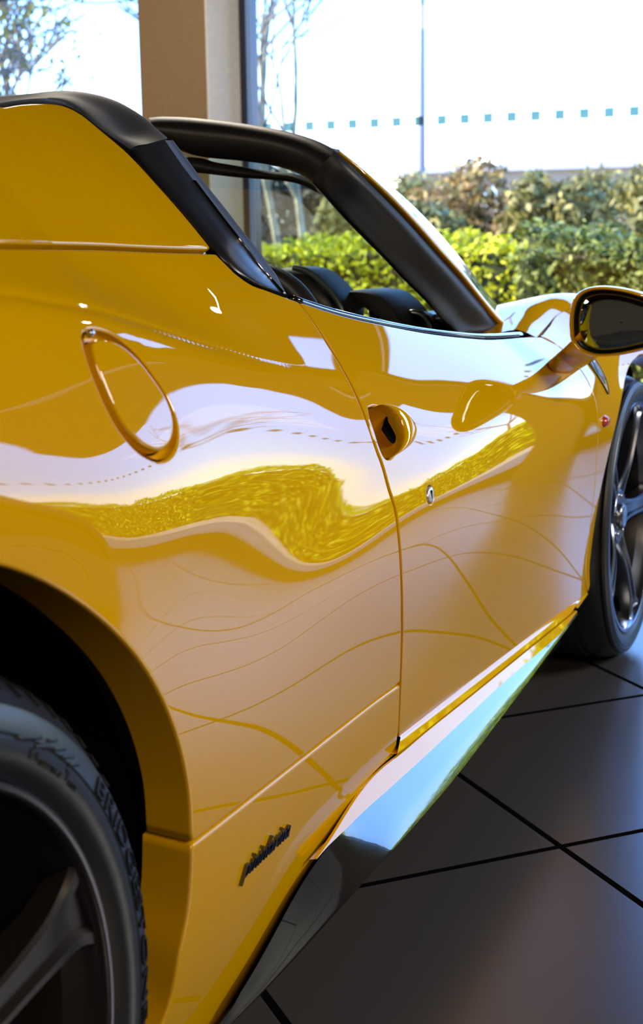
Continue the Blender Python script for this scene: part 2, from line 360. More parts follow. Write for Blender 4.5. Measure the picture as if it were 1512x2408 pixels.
# --- outlines of the panels, (x, z) on the flank
gap_top = [(700, 705), (725, 738), (750, 775), (775, 815), (800, 855), (830, 910), (850, 955), (868, 1003), (884, 1052), (900, 1095), (915, 1150), (930, 1198), (939, 1270), (944, 1340), (946, 1420), (946, 1500), (943, 1607)]
gap_bot = [(943, 1607), (941, 1660), (938, 1720), (930, 1777)]
seam = [(450, 1987), (560, 1902), (680, 1808), (800, 1714), (880, 1652), (943, 1607)]
belt = [(700, 705), (800, 737), (900, 760), (1000, 779), (1080, 789), (1150, 794), (1235, 789)]
trim_edge = [(503, 590), (520, 607), (540, 628), (560, 645), (585, 662), (620, 675), (668, 693), (700, 705)]
top_seam = [(0, 575), (120, 577), (240, 580), (370, 586), (503, 590)]
G1 = hxz(gap_top); G2 = hxz(gap_bot); S1 = hxz(seam); BL = hxz(belt); TE = hxz(trim_edge); TS = hxz(top_seam)
RC, RA = (0.0, .357), .43
a_end = math.atan2(S1[0][1]-RC[1], S1[0][0]-RC[0])
arch_hi = [S1[0]]+[(RC[0]+RA*cos(a), RC[1]+RA*sin(a)) for a in np.linspace(a_end+.12, pi-.35, 46)]
back_z = arch_hi[-1][1]
# fuel flap: a circle seen on the flank
fuel_px = [(197, 800), (203, 783), (232, 779), (272, 794), (318, 832), (357, 880), (390, 930), (412, 985), (416, 1030), (404, 1064), (375, 1081), (344, 1071), (312, 1046), (276, 1000), (247, 945), (222, 885), (205, 835)]
FU = np.array(hxz(fuel_px)); fc = FU.mean(0)
def ring(c, P, k, n=48):
    q = catmull(np.vstack([P, P[:1]]), n+1)[:-1]; return c+(q-c)*k
fuel_out = ring(fc, FU, 1.0); fuel_in = ring(fc, FU, .905)
QO = poly(G1, S1[::-1], arch_hi, [arch_hi[-1], (-.46, back_z)], [(-.46, back_z), (-.46, 1.0)], [(-.46, 1.0), TS[0]], TS, TE)
def arch_flange(x, z): return .045 if np.hypot(x-RC[0], z-RC[1]) < RA+.012 else .014
quarter = panel('rear_quarter_panel', QO, PT, car, holes=[fuel_out], flange_fn=arch_flange, r=.004, crease=True)
flap = panel('fuel_flap', fuel_in, PT, car, off=.003, r=.004, flange=.016)
# dished ring around the flap
def ring_strip(name, A, B, depth, m, parent, surf_fn=surf):
    a, na = surf_fn(A); b, nb = surf_fn(B); V = []; k = len(A)
    prof = [(0, .0), (.08, .55), (.3, 1.0), (.7, 1.0), (1.0, .8)]
    for s, d in prof: V += list((a*(1-s)+b*s)-na*depth*d)
    F = [(i+q*k, (i+1) % k+q*k, (i+1) % k+(q+1)*k, i+(q+1)*k) for q in range(len(prof)-1) for i in range(k)]
    return pyd(name, V, F, m, parent)
ring_strip('recess', fuel_out, fuel_in, .011, PT, flap)
fh = hit(205, 786); bmh = MB(); bmh.tube([fh+np.array([0, -.001, 0]), fh+np.array([0, -.006, .002])], [.004, .003], 10); bmh.build('flap_glint', M['chrome'], flap, True)  # small chrome stub standing in for the glint on the flap's rim

# lower quarter panel with the script badge
low_edge = [(930, 1777), (880, 1822), (830, 1885), (780, 1968), (740, 2025), (700, 2090), (640, 2200), (590, 2305), (560, 2345), (530, 2385), (500, 2430)]
LE = hxz(low_edge)
arch_lo = hxz([(450, 1988), (449, 2048), (441, 2147), (421, 2246), (387, 2395)])+[(.385, .18)]
LO = poly(G2, LE, [LE[-1], (.5, .12), (.385, .12)], [(.385, .12), arch_lo[-1]], arch_lo[::-1], S1)
def arch_flange2(x, z): return .05 if x < .445 else .014
lower = panel('lower_quarter_panel', LO, PT, car, flange_fn=arch_flange2, r=.004)

# buttress side above the shoulder seam
cap_edge = [(0, 243), (50, 236), (110, 236), (150, 244), (190, 266), (235, 303), (300, 358), (375, 438), (440, 512), (503, 590)]
CE = hxz(cap_edge)
BO = poly(TS, CE[::-1], [CE[0], (-.46, CE[0][1]-.02)], [(-.46, CE[0][1]-.02), (-.46, 1.0)], [(-.46, 1.0), TS[0]])
buttress = panel('rear_buttress', BO, PT, car, r=.004)

# door skin
crease_px = [(1383, 1396), (1300, 1457), (1200, 1534), (1100, 1610), (1000, 1688), (950, 1727), (937, 1738)]
CRS = hxz(crease_px)
front_gap_px = [(1268, 789), (1316, 816), (1363, 866), (1392, 919), (1402, 953), (1406, 1017), (1403, 1080), (1397, 1160), (1385, 1260), (1378, 1320), (1377, 1360), (1383, 1396)]
FG = hxz(front_gap_px)
G2d = hxz([(943, 1607), (941, 1660), (937, 1738)])
handle_px = [(868, 962), (880, 957), (896, 961), (914, 976), (928, 1000), (936, 1028), (935, 1050), (927, 1066), (914, 1078), (903, 1072), (893, 1050), (882, 1015), (872, 985)]
HP = np.array(hxz(handle_px)); hc = HP.mean(0); handle_hole = ring(hc, HP, 1.0, 36)
key_px = [(1005+10.5*cos(a)*.75+7, 1163+20*sin(a)) for a in np.linspace(0, 2*pi, 24, endpoint=False)]
KP = np.array(hxz(key_px)); kc = KP.mean(0); key_hole = ring(kc, KP, 1.0, 32)
DO = poly(BL+[FG[0]], FG, CRS, [CRS[-1], G2d[-1]], G2d[::-1], G1[::-1])
door = panel('door', DO, PT, car, holes=[handle_hole, key_hole], r=.003)
# scooped grip: bowl behind, hooded shell in front
a, na = surf(handle_hole); c0, n0 = surf([hc]); V = []; k = len(a)
for s, d in ((0, .002), (.05, .016), (.16, .034), (.45, .050), (.8, .055)):
    V += list(a*(1-s)+(c0+np.array([.012, 0, 0]))*s-na*d)
V.append(c0[0]-n0[0]*.055)
F = [(i+q*k, (i+1) % k+q*k, (i+1) % k+(q+1)*k, i+(q+1)*k) for q in range(4) for i in range(k)]+[(4*k+i, 4*k+(i+1) % k, 5*k) for i in range(k)]
pyd('handle_recess', V, F, PT, door)
hole_c = surf([hc+np.array([.03, .006])])[0][0]
lip_px = [(868, 962), (882, 957), (896, 961), (914, 976), (928, 1000), (936, 1028), (935, 1050), (927, 1066), (914, 1078)]
tip_px = [(880, 957), (912, 958), (938, 972), (960, 992), (971, 1010), (972, 1022), (966, 1040), (948, 1058), (916, 1079)]
rows = []
for s, h in ((-.08, .004), (0.0, .010), (.18, .016), (.45, .017), (.75, .012), (1.0, .0005)):
    row = []
    for A, B in zip(lip_px, tip_px):
        pa, pb = hit(*A), hit(*B); q = pa*(1-max(s, 0))+pb*max(s, 0)
        nn = surf([q[[0, 2]]])[1][0]; i = lip_px.index(A); e = sin(pi*(i+.35)/(len(lip_px)-.3))
        q2 = surf([q[[0, 2]]])[0][0]
        row.append(q2+nn*h*max(e, .05)-(nn*.012 if s < 0 else 0))
    rows.append(row)
loft('door_handle', rows, PT, door, nu=40, nv=26, sharp=60)
# near-black sheet painting the shade of the grip aperture, inside the shell
ap_px = [(911, 980), (921, 984), (929, 999), (934, 1018), (934, 1038), (928, 1044), (917, 1036), (909, 1018), (906, 996)]
ap = catmull([hit(u, v)+np.array([.002, .003, 0]) for u, v in ap_px+ap_px[:1]], 37)[:-1]; ac = ap.mean(0)
pyd('aperture_shade', list(ap)+[ac+np.array([0, .012, 0])]+list(ap+np.array([0, .02, 0])), [(i, (i+1) % 36, 36) for i in range(36)], M['void'], door)
# key lock
kp, kn = surf(key_hole); kc3, kcn = surf([kc])
Vk = []; kk = len(kp)
for s, d in ((1.0, -.004), (.93, .0010), (.8, .0016), (.5, .0018)): Vk += list(kc3+(kp-kc3)*s+kcn*d)
Vk.append(kc3[0]+kcn[0]*.0018)
Fk = [(i+q2*kk, (i+1) % kk+q2*kk, (i+1) % kk+(q2+1)*kk, i+(q2+1)*kk) for q2 in range(3) for i in range(kk)]+[(3*kk+i, 3*kk+(i+1) % kk, 4*kk) for i in range(kk)]
lock = pyd('key_lock', Vk, Fk, M['lock'], door)
mb = MB(); mb.box(kc3[0]+np.array([-.0012, -.0026, -.006]), kc3[0]+np.array([.0012, -.0012, .006])); mb.build('key_slot', M['ink'], door)

# front wing between the door and the front wheel
FCN, FRA = (2.65, .336), .38
fa_px = [(1388, 1375), (1383, 1350), (1385, 1300), (1405, 1180), (1440, 1010), (1475, 880)]
FA = hxz(fa_px[:1])+[(FCN[0]+FRA*cos(t), FCN[1]+FRA*sin(t)) for t in np.linspace(pi+.10, pi*.30, 40)]
wing_top = [(FA[-1][0], .80), (2.55, .835), (2.40, .830), (2.25, .808)]
WO = poly(FG, [FG[-1], FA[0]], FA, [FA[-1], wing_top[0]], wing_top+[FG[0]])
def wing_flange(x, z): return .04 if np.hypot(x-FCN[0], z-FCN[1]) < FRA+.012 else .012
wing = panel('front_wing', WO, PT, car, flange_fn=wing_flange, r=.0035)
# indicator lamp
ip = hit(1421, 991); inn = surf([ip[[0, 2]]])[1][0]
Vi = []; kI = 20
for s, d in ((1.15, -.002), (1.0, .002), (.75, .007), (.4, .010)):
    for t in np.linspace(0, 2*pi, kI, endpoint=False):
        x, z = ip[0]+.030*s*cos(t)*(1 if cos(t) > 0 else .7), ip[2]+.0115*s*sin(t); Vi.append(surf([(x, z)])[0][0]+inn*d)
Vi.append(ip+inn*.0105)
Fi = [(i+q2*kI, (i+1) % kI+q2*kI, (i+1) % kI+(q2+1)*kI, i+(q2+1)*kI) for q2 in range(3) for i in range(kI)]+[(3*kI+i, 3*kI+(i+1) % kI, 4*kI) for i in range(kI)]
pyd('side_indicator', Vi, Fi, M['amber'], wing)
# enamel shield with a dark rearing horse figure
sc = hit(1402, 868)[[0, 2]]
sh = [(-.5, .62), (0, .55), (.5, .62), (.56, .1), (.42, -.3), (0, -.72), (-.42, -.3), (-.56, .1)]
SHW, SHH = .052, .072
sh_xz = [(sc[0]+a_*SHW, sc[1]+b_*SHH) for a_, b_ in catmull(sh+[sh[0]], 40)[:-1]]
shield = panel('shield_badge', sh_xz, M['shield'], wing, gap=0, r=.001, flange=.002, off=.002, step=.008)
horse = [(-.02, -.42), (.05, -.42), (.03, -.28), (.10, -.16), (.16, -.30), (.24, -.34), (.19, -.2), (.20, -.05), (.16, .02), (.26, .10), (.24, .16), (.14, .10), (.16, .22), (.26, .26), (.24, .32), (.14, .30), (.12, .42), (.02, .46), (-.06, .36), (-.02, .28), (-.06, .12), (-.14, .0), (-.16, -.12), (-.28, -.06), (-.32, .12), (-.24, .2), (-.30, .24), (-.38, .12), (-.34, -.1), (-.20, -.2), (-.12, -.22), (-.10, -.34)]
panel('horse_figure', [(sc[0]+a_*SHW*1.05, sc[1]+b_*SHH*1.05) for a_, b_ in horse], M['ink'], wing, gap=0, r=.0003, flange=.001, off=.0035, step=.004)
rim = [surf([p])[0][0]+surf([p])[1][0]*.002 for p in sh_xz]; mb = MB(); mb.tube(rim+[rim[0]], .0016, 6, False); mb.build('shield_rim', M['ink'], wing, True)

# sill ledge, door ledge and black side skirt: smooth rails with a chosen slope
def project(p):
    d = np.asarray(p, float)-CAM; w = d@FW
    return IW/2+FPX*(d@RT)/w, IH/2-FPX*(d@UP)/w
def drop(P, tau, line, ext=.16):
    """from P outwards and down at slope tau (from the vertical) until the line seen in the photo"""
    L = np.array(sorted(line)); dr = np.array([0, -sin(radians(tau)), -cos(radians(tau))])
    def f(w):
        u, v = project(P+dr*w); return v-np.interp(u, L[:, 0], L[:, 1])
    a, b = 0.0, ext
    if f(a) >= 0: return P+dr*.001
    for _ in range(30):
        m = (a+b)/2
        if f(m) < 0: a = m
        else: b = m
    return P+dr*a
def rail(px, ys):
    """points seen at px, at smoothly varying y"""
    P = [on_y(u, v, y) for (u, v), y in zip(px, ys)]; x = np.array([p[0] for p in P]); co = np.polyfit(x, ys, 3)
    for _ in range(4): P = [on_y(u, v, float(np.polyval(co, np.clip(p[0], x.min(), x.max())))) for (u, v), p in zip(px, P)]
    return np.array(P)
NS = 70
crs_px = catmull([(1383, 1396), (1300, 1457), (1200, 1534), (1100, 1610), (1000, 1688), (950, 1727), (937, 1738)], NS)
gap_px = [(1370, 1421), (1357, 1431), (1290, 1485), (1195, 1562), (1100, 1639), (1000, 1719), (950, 1762), (928, 1779)]
crs = rail(crs_px, [hit(u, v)[1] for u, v in crs_px])
dl = np.array([drop(p, 27, gap_px) for p in crs])
dx_ = on_y(934, 1773, dl[-1][1])-dl[-1]
for i in range(12): dl[NS-12+i] += dx_*((i+1)/12)**2
dx_ = on_y(1359, 1430, dl[0][1])-dl[0]
for i in range(9): dl[i] += dx_*(1-i/9)**2
crs[-1] += (on_y(942, 1734, crs[-1][1])-crs[-1])
loft('door_ledge', [crs+np.array([0, .004, .003]), crs, (crs+dl)/2, dl, dl+np.array([0, .012, -.001])], PT, door, nu=NS, sharp=35)
sill_px = catmull([(1356, 1436), (1290, 1490), (1195, 1567), (1100, 1644), (1000, 1724), (950, 1767), (930, 1783), (900, 1806), (868, 1838), (832, 1886), (780, 1970), (745, 2020)], NS)
low_px = [(1357, 1438), (1340, 1461), (1321, 1487), (1305, 1503), (1245, 1553), (1165, 1622), (1080, 1703), (1000, 1778), (945, 1828), (912, 1858), (880, 1886), (850, 1913), (815, 1948), (768, 1993), (742, 2024), (735, 2034)]
sy = np.interp(sill_px[:, 0], [745, 832, 900, 950, 1100, 1300, 1356], [-.8985, -.8990, -.8995, -.9020, -.9065, -.9125, -.9150])
st3 = rail(sill_px, sy)
i0 = int(np.argmin(abs(sill_px[:, 0]-930))); pn = np.array([0, -cos(radians(31.5)), sin(radians(31.5))])
for i in range(i0, NS):                                  # the rear end of the sill lies in one plane
    d = ray(*sill_px[i]); st3[i] = CAM+d*(pn@(st3[i0]-CAM))/(pn@d)
sl3 = np.array([drop(p, 31.5, low_px) for p in st3])
sb3 = np.array([[0, .012-.008*min(1., i/i0), .0] for i in range(NS)])
loft('sill_panel', [st3+sb3, st3, (st3+sl3)/2, sl3, sl3+np.array([0, .01, -.002])], PT, car, nu=NS, sharp=35)
sk_bot_px = [(1357, 1440), (1340, 1463), (1321, 1490), (1307, 1508), (1260, 1572), (1190, 1665), (1130, 1744), (1075, 1816), (1020, 1881), (960, 1950), (900, 2016), (850, 2071), (780, 2149), (720, 2215), (660, 2281), (609, 2336), (570, 2374), (540, 2402), (490, 2452)]
rear_px = catmull([(740, 2030), (700, 2092), (640, 2202), (590, 2307), (540, 2378), (490, 2440)], 24)
ry = np.linspace(sl3[-1][1], -.893, len(rear_px)+1)[1:]
T_ = np.vstack([sl3+np.array([0, .0015, 0]), [on_y(u, v, y) for (u, v), y in zip(rear_px, ry)]])
tau = np.interp(T_[:, 0], [.55, .65, .78, .95, 1.05, 1.3, 1.6, 2.0], [4, 4, 10, 36, 35, 34.5, 35, 38])
B_ = np.array([drop(p, t, sk_bot_px) for p, t in zip(T_, tau)])
T_, B_ = catmull(T_, 90), catmull(B_, 90)
k9 = np.ones(9)/9
for arr in (T_, B_):
    for c in range(3): arr[4:-4, c] = np.convolve(arr[:, c], k9, 'valid')
loft('side_skirt', [T_, T_*.5+B_*.5, B_, B_+np.array([0, -.0016, -.0034]), B_+np.array([0, .004, -.006]), B_+np.array([0, .10, -.02])], M['gloss_black'], car, nu=90, sharp=35)
# --- dark backing behind the shut lines, wheel wells and underbody
def back_sheet(name, outline, off, step=.03):
    return panel(name, outline, M['void'], car, gap=.002, r=.001, flange=.01, off=-off, step=step)
back_sheet('body_shell', poly(G1+[(1.10, .30)], [(1.10, .30), (.46, .30)], [(.46, .30), (.47, .43)], [(.47, .43)]+[(RC[0]+(q[0]-RC[0])*1.10, RC[1]+(q[1]-RC[1])*1.10) for q in arch_hi if q[1] > .44], [arch_hi[-1], (-.46, back_z)], [(-.46, back_z), (-.46, 1.1)], [(-.46, 1.1)]+hxz([(0, 300), (200, 330), (420, 560)]), TE), .020)
DB = poly(BL+[FG[0]], FG, CRS, [CRS[-1], (1.10, .30)], [(1.10, .30), G1[-1]], G1[::-1])
back_sheet('door_shell', DB+np.array([0, 0]), .05)
v, f = lathe([(.44, -.88), (.44, -.5), (.02, -.5)], 72, -.4, pi+.4); mb = MB(); mb.add([(x, y, z+.357) for x, y, z in v], [q[::-1] for q in f]); mb.build('rear_wheel_well', M['void'], car, True)
v, f = lathe([(.40, -.87), (.40, -.5), (.02, -.5)], 72, -.34, pi+.34); mb = MB(); mb.add([(x+2.65, y, z+.336) for x, y, z in v], [q[::-1] for q in f]); mb.build('front_wheel_well', M['void'], car, True)
mb = MB(); mb.box((.42, -.86, .13), (2.24, .86, .22)); mb.box((-.9, -.5, .15), (.42, .5, .4)); mb.box((2.24, -.5, .13), (3.3, .5, .5)); mb.build('underbody', M['void'], car)

# --- black roof cap over the buttress and gloss pillar trim
cap_lo = [(-40, 250), (50, 236), (110, 236), (150, 244), (190, 266), (235, 303), (302, 349)]
cap_hi = [(-40, 243), (30, 231), (100, 217), (180, 217), (262, 236), (330, 273), (386, 325)]
cap_md = [(-40, 247), (40, 234), (112, 224), (182, 232), (250, 268), (300, 318), (352, 337)]
lo3 = [hit(*q)+np.array([0, -.004, 0]) for q in cap_lo]
lo_in = [p+np.array([0, .012, -.012]) for p in lo3]
def off_y(px, base, dy): return [on_y(u, v, b[1]+d) for (u, v), b, d in zip(px, base, dy)]
md3 = off_y(cap_md, lo3, [.02, .02, .025, .03, .03, .03, .03]); hi3 = off_y(cap_hi, lo3, [.06, .06, .07, .075, .075, .07, .07])
in3 = [p+np.array([0.0, .14, -.015]) for p in hi3]; in4 = [p+np.array([-.02, .26, -.10]) for p in hi3]
cap = loft('buttress_cap', [lo_in, lo3, md3, hi3, in3, in4], M['cap_black'], car, nu=50, nv=40, sharp=60)
end = [lo3[-1], md3[-1], hi3[-1], in3[-1]]; end2 = [p+np.array([-.03, .01, -.035]) for p in end]
loft('cap_end', [end, end2], M['cap_black'], cap, nu=16)
# gloss black strip from the cap down to the belt
tl = [(306, 353), (340, 396), (375, 438), (440, 512), (503, 588), (530, 618), (560, 644), (600, 668), (666, 692)]
tr = [(388, 330), (425, 384), (455, 424), (508, 494), (556, 556), (585, 594), (610, 628), (636, 656), (668, 692)]
tr2 = [(402, 330), (440, 380), (472, 424), (528, 494), (574, 553), (602, 588), (626, 622), (647, 650), (672, 692)]
tl3 = [hit(*q)+np.array([0, -.003, 0]) for q in tl]
tl_in = [p+np.array([.004, .02, 0]) for p in tl3]
tmid = [((a[0]*.45+b[0]*.55), (a[1]*.45+b[1]*.55)) for a, b in zip(tl, tr)]
tm3 = off_y(tmid, tl3, [.004]*9); tr3 = off_y(tr, tl3, [.016]*8+[.004])
tr4 = off_y(tr2, tl3, [.05]*8+[.01]); tr5 = [p+np.array([-.01, .06, 0]) for p in tr4]
strip = loft('pillar_trim', [tl_in, tl3, tm3, tr3], M['strip_black'], car, nu=60, nv=30, sharp=50)
loft('glass_run', [tr3, [p*.5+q*.5+np.array([.0, -.001, 0]) for p, q in zip(tr3, tr4)], tr4, tr5], M['matt_black'], strip, nu=60, nv=20, sharp=50)
mb = MB(); mb.tube(catmull([p+np.array([0, -.001, 0]) for p in tr3[2:]], 40), .0017, 8); mb.build('ridge_glint', M['chrome'], strip, True)  # bright line standing in for the highlight along the trim ridge
dk = off_y([(300, 352), (360, 425), (440, 517), (500, 595)], [tl3[0], tl3[2], tl3[3], tl3[4]], [.03]*4)
mb = MB(); mb.tube([hit(414, 345)+np.array([.02, .06, .0]), hit(424, 348)+np.array([.03, .06, 0])], .010, 12); mb.build('latch', M['satin_black'], strip, True)
# engine deck between the two buttresses
mb_rows = [[(x, -.44, 1.09-.05*max(0, (.2-x))), (x, -.3, 1.02-.05*max(0, .2-x)), (x, 0, 1.0), (x, .3, 1.02-.05*max(0, .2-x)), (x, .44, 1.09-.05*max(0, .2-x))] for x in (-.5, -.2, .2, .6, .95)]
loft('engine_cover', mb_rows, PT, car, nu=24, nv=20)
# --- left side of the body (mirror of the right), seen only past the cabin
panel('rear_quarter_panel', QO, PT, car, side=-1, step=.05); panel('rear_buttress', BO, PT, car, side=-1, step=.05); panel('front_wing', WO, PT, car, side=-1, step=.05)
panel('door', DO, PT, car, side=-1, step=.05)
# bulkhead behind the seats
mb = MB(); mb.box((.98, -.70, .25), (1.02, .70, .90)); mb.build('bulkhead', M['leather'], car)

# --- windscreen surround: header, screen pillars, glass
hd_out = [(352, 278), (380, 275), (450, 277), (560, 289), (660, 306), (735, 327), (785, 352), (815, 378)]
hd_in = [(400, 340), (420, 352), (470, 365), (560, 374), (640, 386), (700, 406), (735, 430), (760, 455)]
hd_x = [1.80, 1.80, 1.80, 1.80, 1.79, 1.775, 1.755, 1.735]
ho = [on_x(u, v, x) for (u, v), x in zip(hd_out, hd_x)]
hi_ = [on_x(u, v, x-.03) for (u, v), x in zip(hd_in, hd_x)]
hm = [(a+b)/2+np.array([-.03, -.004, .004]) for a, b in zip(ho, hi_)]
hq = [a*.8+b*.2+np.array([-.022, -.004, .006]) for a, b in zip(ho, hi_)]
hb = [p+np.array([.06, 0, -.012]) for p in ho]; hb2 = [p+np.array([.05, 0, 0]) for p in hi_]
surround = loft('windscreen_header', [hb2, hi_, hm, hq, ho, hb], M['satin_black'], car, nu=60, nv=30, sharp=60)
# screen pillar, right side
po = [(785, 352), (815, 378), (850, 412), (900, 462), (960, 524), (1020, 590), (1080, 655), (1130, 712), (1180, 768), (1205, 797)]
pi_ = [(735, 430), (760, 455), (800, 500), (850, 552), (900, 602), (950, 655), (1000, 705), (1040, 750), (1080, 790), (1092, 800)]
ky = np.linspace(0, 1, 10)
py = -.575+ky*(-.745+.575); po3 = [on_y(u, v, y) for (u, v), y in zip(po, py)]
pi3 = [on_y(u, v, y+.03) for (u, v), y in zip(pi_, py)]
pr = [(a*.72+b*.28)+np.array([-.012, -.012, .006]) for a, b in zip(po3, pi3)]
pm = [(a*.35+b*.65)+np.array([-.012, -.002, .004]) for a, b in zip(po3, pi3)]
pb = [p+np.array([.03, .01, -.01]) for p in po3]; pb2 = [p+np.array([.06, .02, .0]) for p in pi3]
loft('screen_pillar', [pb2, pi3, pm, pr, po3, pb], M['satin_black'], car, nu=60, nv=34, sharp=60)
# body-colour outer skin and bright screen edge along the pillar
ko = [(800, 352), (838, 378), (880, 408), (935, 452), (990, 503), (1045, 562), (1095, 622), (1145, 690), (1190, 737), (1248, 786)]
ki = [(797, 358), (832, 386), (870, 420), (924, 470), (982, 531), (1036, 592), (1090, 652), (1135, 708), (1172, 752), (1218, 792)]
km = [(u0*.62+u1*.38, v0*.62+v1*.38) for (u0, v0), (u1, v1) in zip(ki, ko)]
ki3 = [on_y(u, v, y-.008) for (u, v), y in zip(ki, py)]; km3 = [on_y(u, v, y-.002) for (u, v), y in zip(km, py)]
ke3 = [on_y(u, v, y+.003) for (u, v), y in zip(km, py)]; ko3 = [on_y(u, v, y+.045+.05*k_) for (u, v), y, k_ in zip(ko, py, ky)]
loft('pillar_skin', [[p+np.array([.004, .02, -.004]) for p in ki3], ki3, [a*.5+b*.5+np.array([0, -.002, .001]) for a, b in zip(ki3, km3)], km3, [p+np.array([.02, .01, 0]) for p in km3]], PT, car, nu=60, nv=20, sharp=60)
loft('screen_edge', [ke3, [a*.5+b*.5+np.array([0, -.001, .002]) for a, b in zip(ke3, ko3)], ko3, [p+np.array([.05, .05, .01]) for p in ko3]], M['gloss_black'], car, nu=60, nv=20, sharp=60)
# left pillar and windscreen glass
def mir(p): return np.array([p[0], -p[1], p[2]])
mb = MB(); mb.tube([mir(p) for p in po3], .035, 12); mb.tube([ho[0]-np.array([-.02, 0, .045]), np.array([1.80, .2, ho[0][2]-.06]), np.array([1.77, .5, 1.12]), mir(po3[1])], .03, 12); mb.build('screen_pillar', M['satin_black'], car, True)
gl = []
for i in range(0, 10, 1):
    a = po3[i]+np.array([.02, .02, -.004]); b = mir(a); c = (a+b)/2+np.array([.16 if i > 5 else .10+.01*i, 0, .03]); gl.append([a, a*.6+c*.4+np.array([.03, 0, .006]), c, b*.6+c*.4+np.array([.03, 0, .006]), b])
loft('windscreen', gl, M['car_glass'], car, nu=24)
# sun visor folded down below the header
vis = [(430, 368), (475, 373), (497, 380), (560, 391), (640, 404), (690, 409), (745, 430)]; vis2 = [(432, 404), (475, 407), (500, 410), (560, 417), (640, 423), (700, 432), (752, 456)]
v3 = [on_x(u, v, 1.80) for u, v in vis]; v4 = [on_x(u, v, 1.79) for u, v in vis2]
loft('sun_visor', [[p+np.array([.01, 0, 0]) for p in v3], v3, [(a+b)/2+np.array([-.012, 0, 0]) for a, b in zip(v3, v4)], v4, [p+np.array([.01, 0, 0]) for p in v4]], M['matt_black'], car, nu=40, nv=14)

# --- bonnet, cowl and nose
def cs(x, crest_z, crest_y, mid_z, edge_z, edge_y):
    return [(x, -edge_y, edge_z), (x, -(edge_y*.6+crest_y*.4), edge_z*.35+crest_z*.65+.012), (x, -crest_y, crest_z), (x, -crest_y*.72, crest_z*.45+mid_z*.55), (x, -crest_y*.4, mid_z), (x, 0, mid_z+.012),
            (x, crest_y*.4, mid_z), (x, crest_y*.72, crest_z*.45+mid_z*.55), (x, crest_y, crest_z), (x, edge_y*.6+crest_y*.4, edge_z*.35+crest_z*.65+.012), (x, edge_y, edge_z)]
def fy(x, z): return float(flank(x, z)[0][0])
secs = []
for x, ez, cz, cy, mz in ((2.10, .795, .80, .74, .80), (2.25, .808, .825, .73, .80), (2.40, .826, .848, .72, .79), (2.55, .833, .856, .72, .775), (2.75, .81, .845, .72, .75), (3.0, .75, .80, .68, .69), (3.25, .64, .68, .58, .60), (3.5, .48, .50, .4, .46)):
    ey = fy(min(x, 2.55), ez) if x <= 2.6 else {2.75: .86, 3.0: .80, 3.25: .70, 3.5: .5}[x]
    secs.append(cs(x, cz, cy, mz, ez, ey))
loft('bonnet', secs, PT, car, nu=80, nv=60)
wip = [on_y(u, v, -.76) for u, v in ((1225, 792), (1248, 777), (1256, 779), (1258, 784))]
mb = MB(); mb.tube([wip[0]+np.array([0, .02, 0]), wip[1], wip[3]], [.012, .012, .008], 10); mb.build('cowl_seal', M['matt_black'], car, True)
mb = MB(); mb.box((3.02, -.80, .18), (3.30, -.3, .55)); mb.box((3.02, .3, .18), (3.30, .80, .55)); mb.box((3.2, -.6, .14), (3.5, .6, .42)); mb.build('front_bumper', PT, car)

# --- belt seal along the door top
bl3 = [hit(u, v) for u, v in belt]
mb = MB(); mb.tube(catmull([p+np.array([0, .010, .001]) for p in bl3], 40), .006, 8); mb.build('belt_seal', M['gloss_black'], car, True)
inner = [p+np.array([0, .015, -.005]) for p in bl3]
loft('door_trim', [inner, [p+np.array([0, .06, -.02]) for p in inner], [p+np.array([0, .09, -.15]) for p in inner], [p+np.array([0, .10, -.45]) for p in inner]], M['leather'], door, nu=30)

# --- cockpit: steering wheel, binnacle, dash, vents, seats
def disk_basis(n):
    n = Vector(n).normalized(); a = n.orthogonal().normalized(); a = (Vector((0, 0, 1))-n*n.z).normalized(); return n, a, n.cross(a)
sw_c = np.array([1.66, -.375, .775])
sn, sa, sb = disk_basis((-.92, 0, .38))
swp = [Vector(sw_c)+(sa*cos(t)+sb*sin(t))*.178 for t in np.linspace(0, 2*pi, 49)]
wheel_e = empty('steering_wheel', tuple(sw_c), car); wheel_e.matrix_parent_inverse = Matrix()
def loc(pts): return [Vector(p)-Vector(sw_c) for p in pts]
mb = MB(); mb.tube(loc(swp), .019, 12, False); mb.build('wheel_rim', M['leather'], wheel_e, True)
mb = MB()
for t in (pi/2, -pi/2, pi): mb.tube(loc([Vector(sw_c), Vector(sw_c)+(sa*cos(t)+sb*sin(t))*.17]), [.03, .018], 10)
mb.tube(loc([Vector(sw_c)-sn*.04, Vector(sw_c)+sn*.03]), [.08, .06], 24); mb.build('wheel_hub', M['leather'], wheel_e, True)
# hood over the instruments: dark dome with a teal-grey rim
def dome(name, px, x0, length, m, parent, ygrow=.0):
    A = [on_x(u, v, x0) for u, v in px]; B = [p*1.0+np.array([length, ygrow, -.005]) for p in A]; Cc = [p+np.array([length*1.4, ygrow, -.06]) for p in A]
    return loft(name, [A, B, Cc], m, parent, nu=40)
def filled(name, px, x0, m, parent, bulge=.02, depth=.25):
    """rounded solid: outline seen from the driver's side, extruded away"""
    A = catmull([on_x(u, v, x0) for u, v in px], 40); c = A.mean(0)
    k = len(A); V = []; prof = [(.0, -bulge), (.6, -bulge*.8), (.93, -bulge*.2), (1.0, .012), (1.0, depth*.5), (.96, depth)]
    for s, dx in prof: V += [c+(p-c)*s+np.array([dx, 0, 0]) for p in A]
    F = [(q2*k+i, q2*k+i+1, (q2+1)*k+i+1, (q2+1)*k+i) for q2 in range(len(prof)-1) for i in range(k-1)]
    return pyd(name, V, F, m, parent, True, 50)
dash = empty('dashboard', (2.0, 0, .75), car)
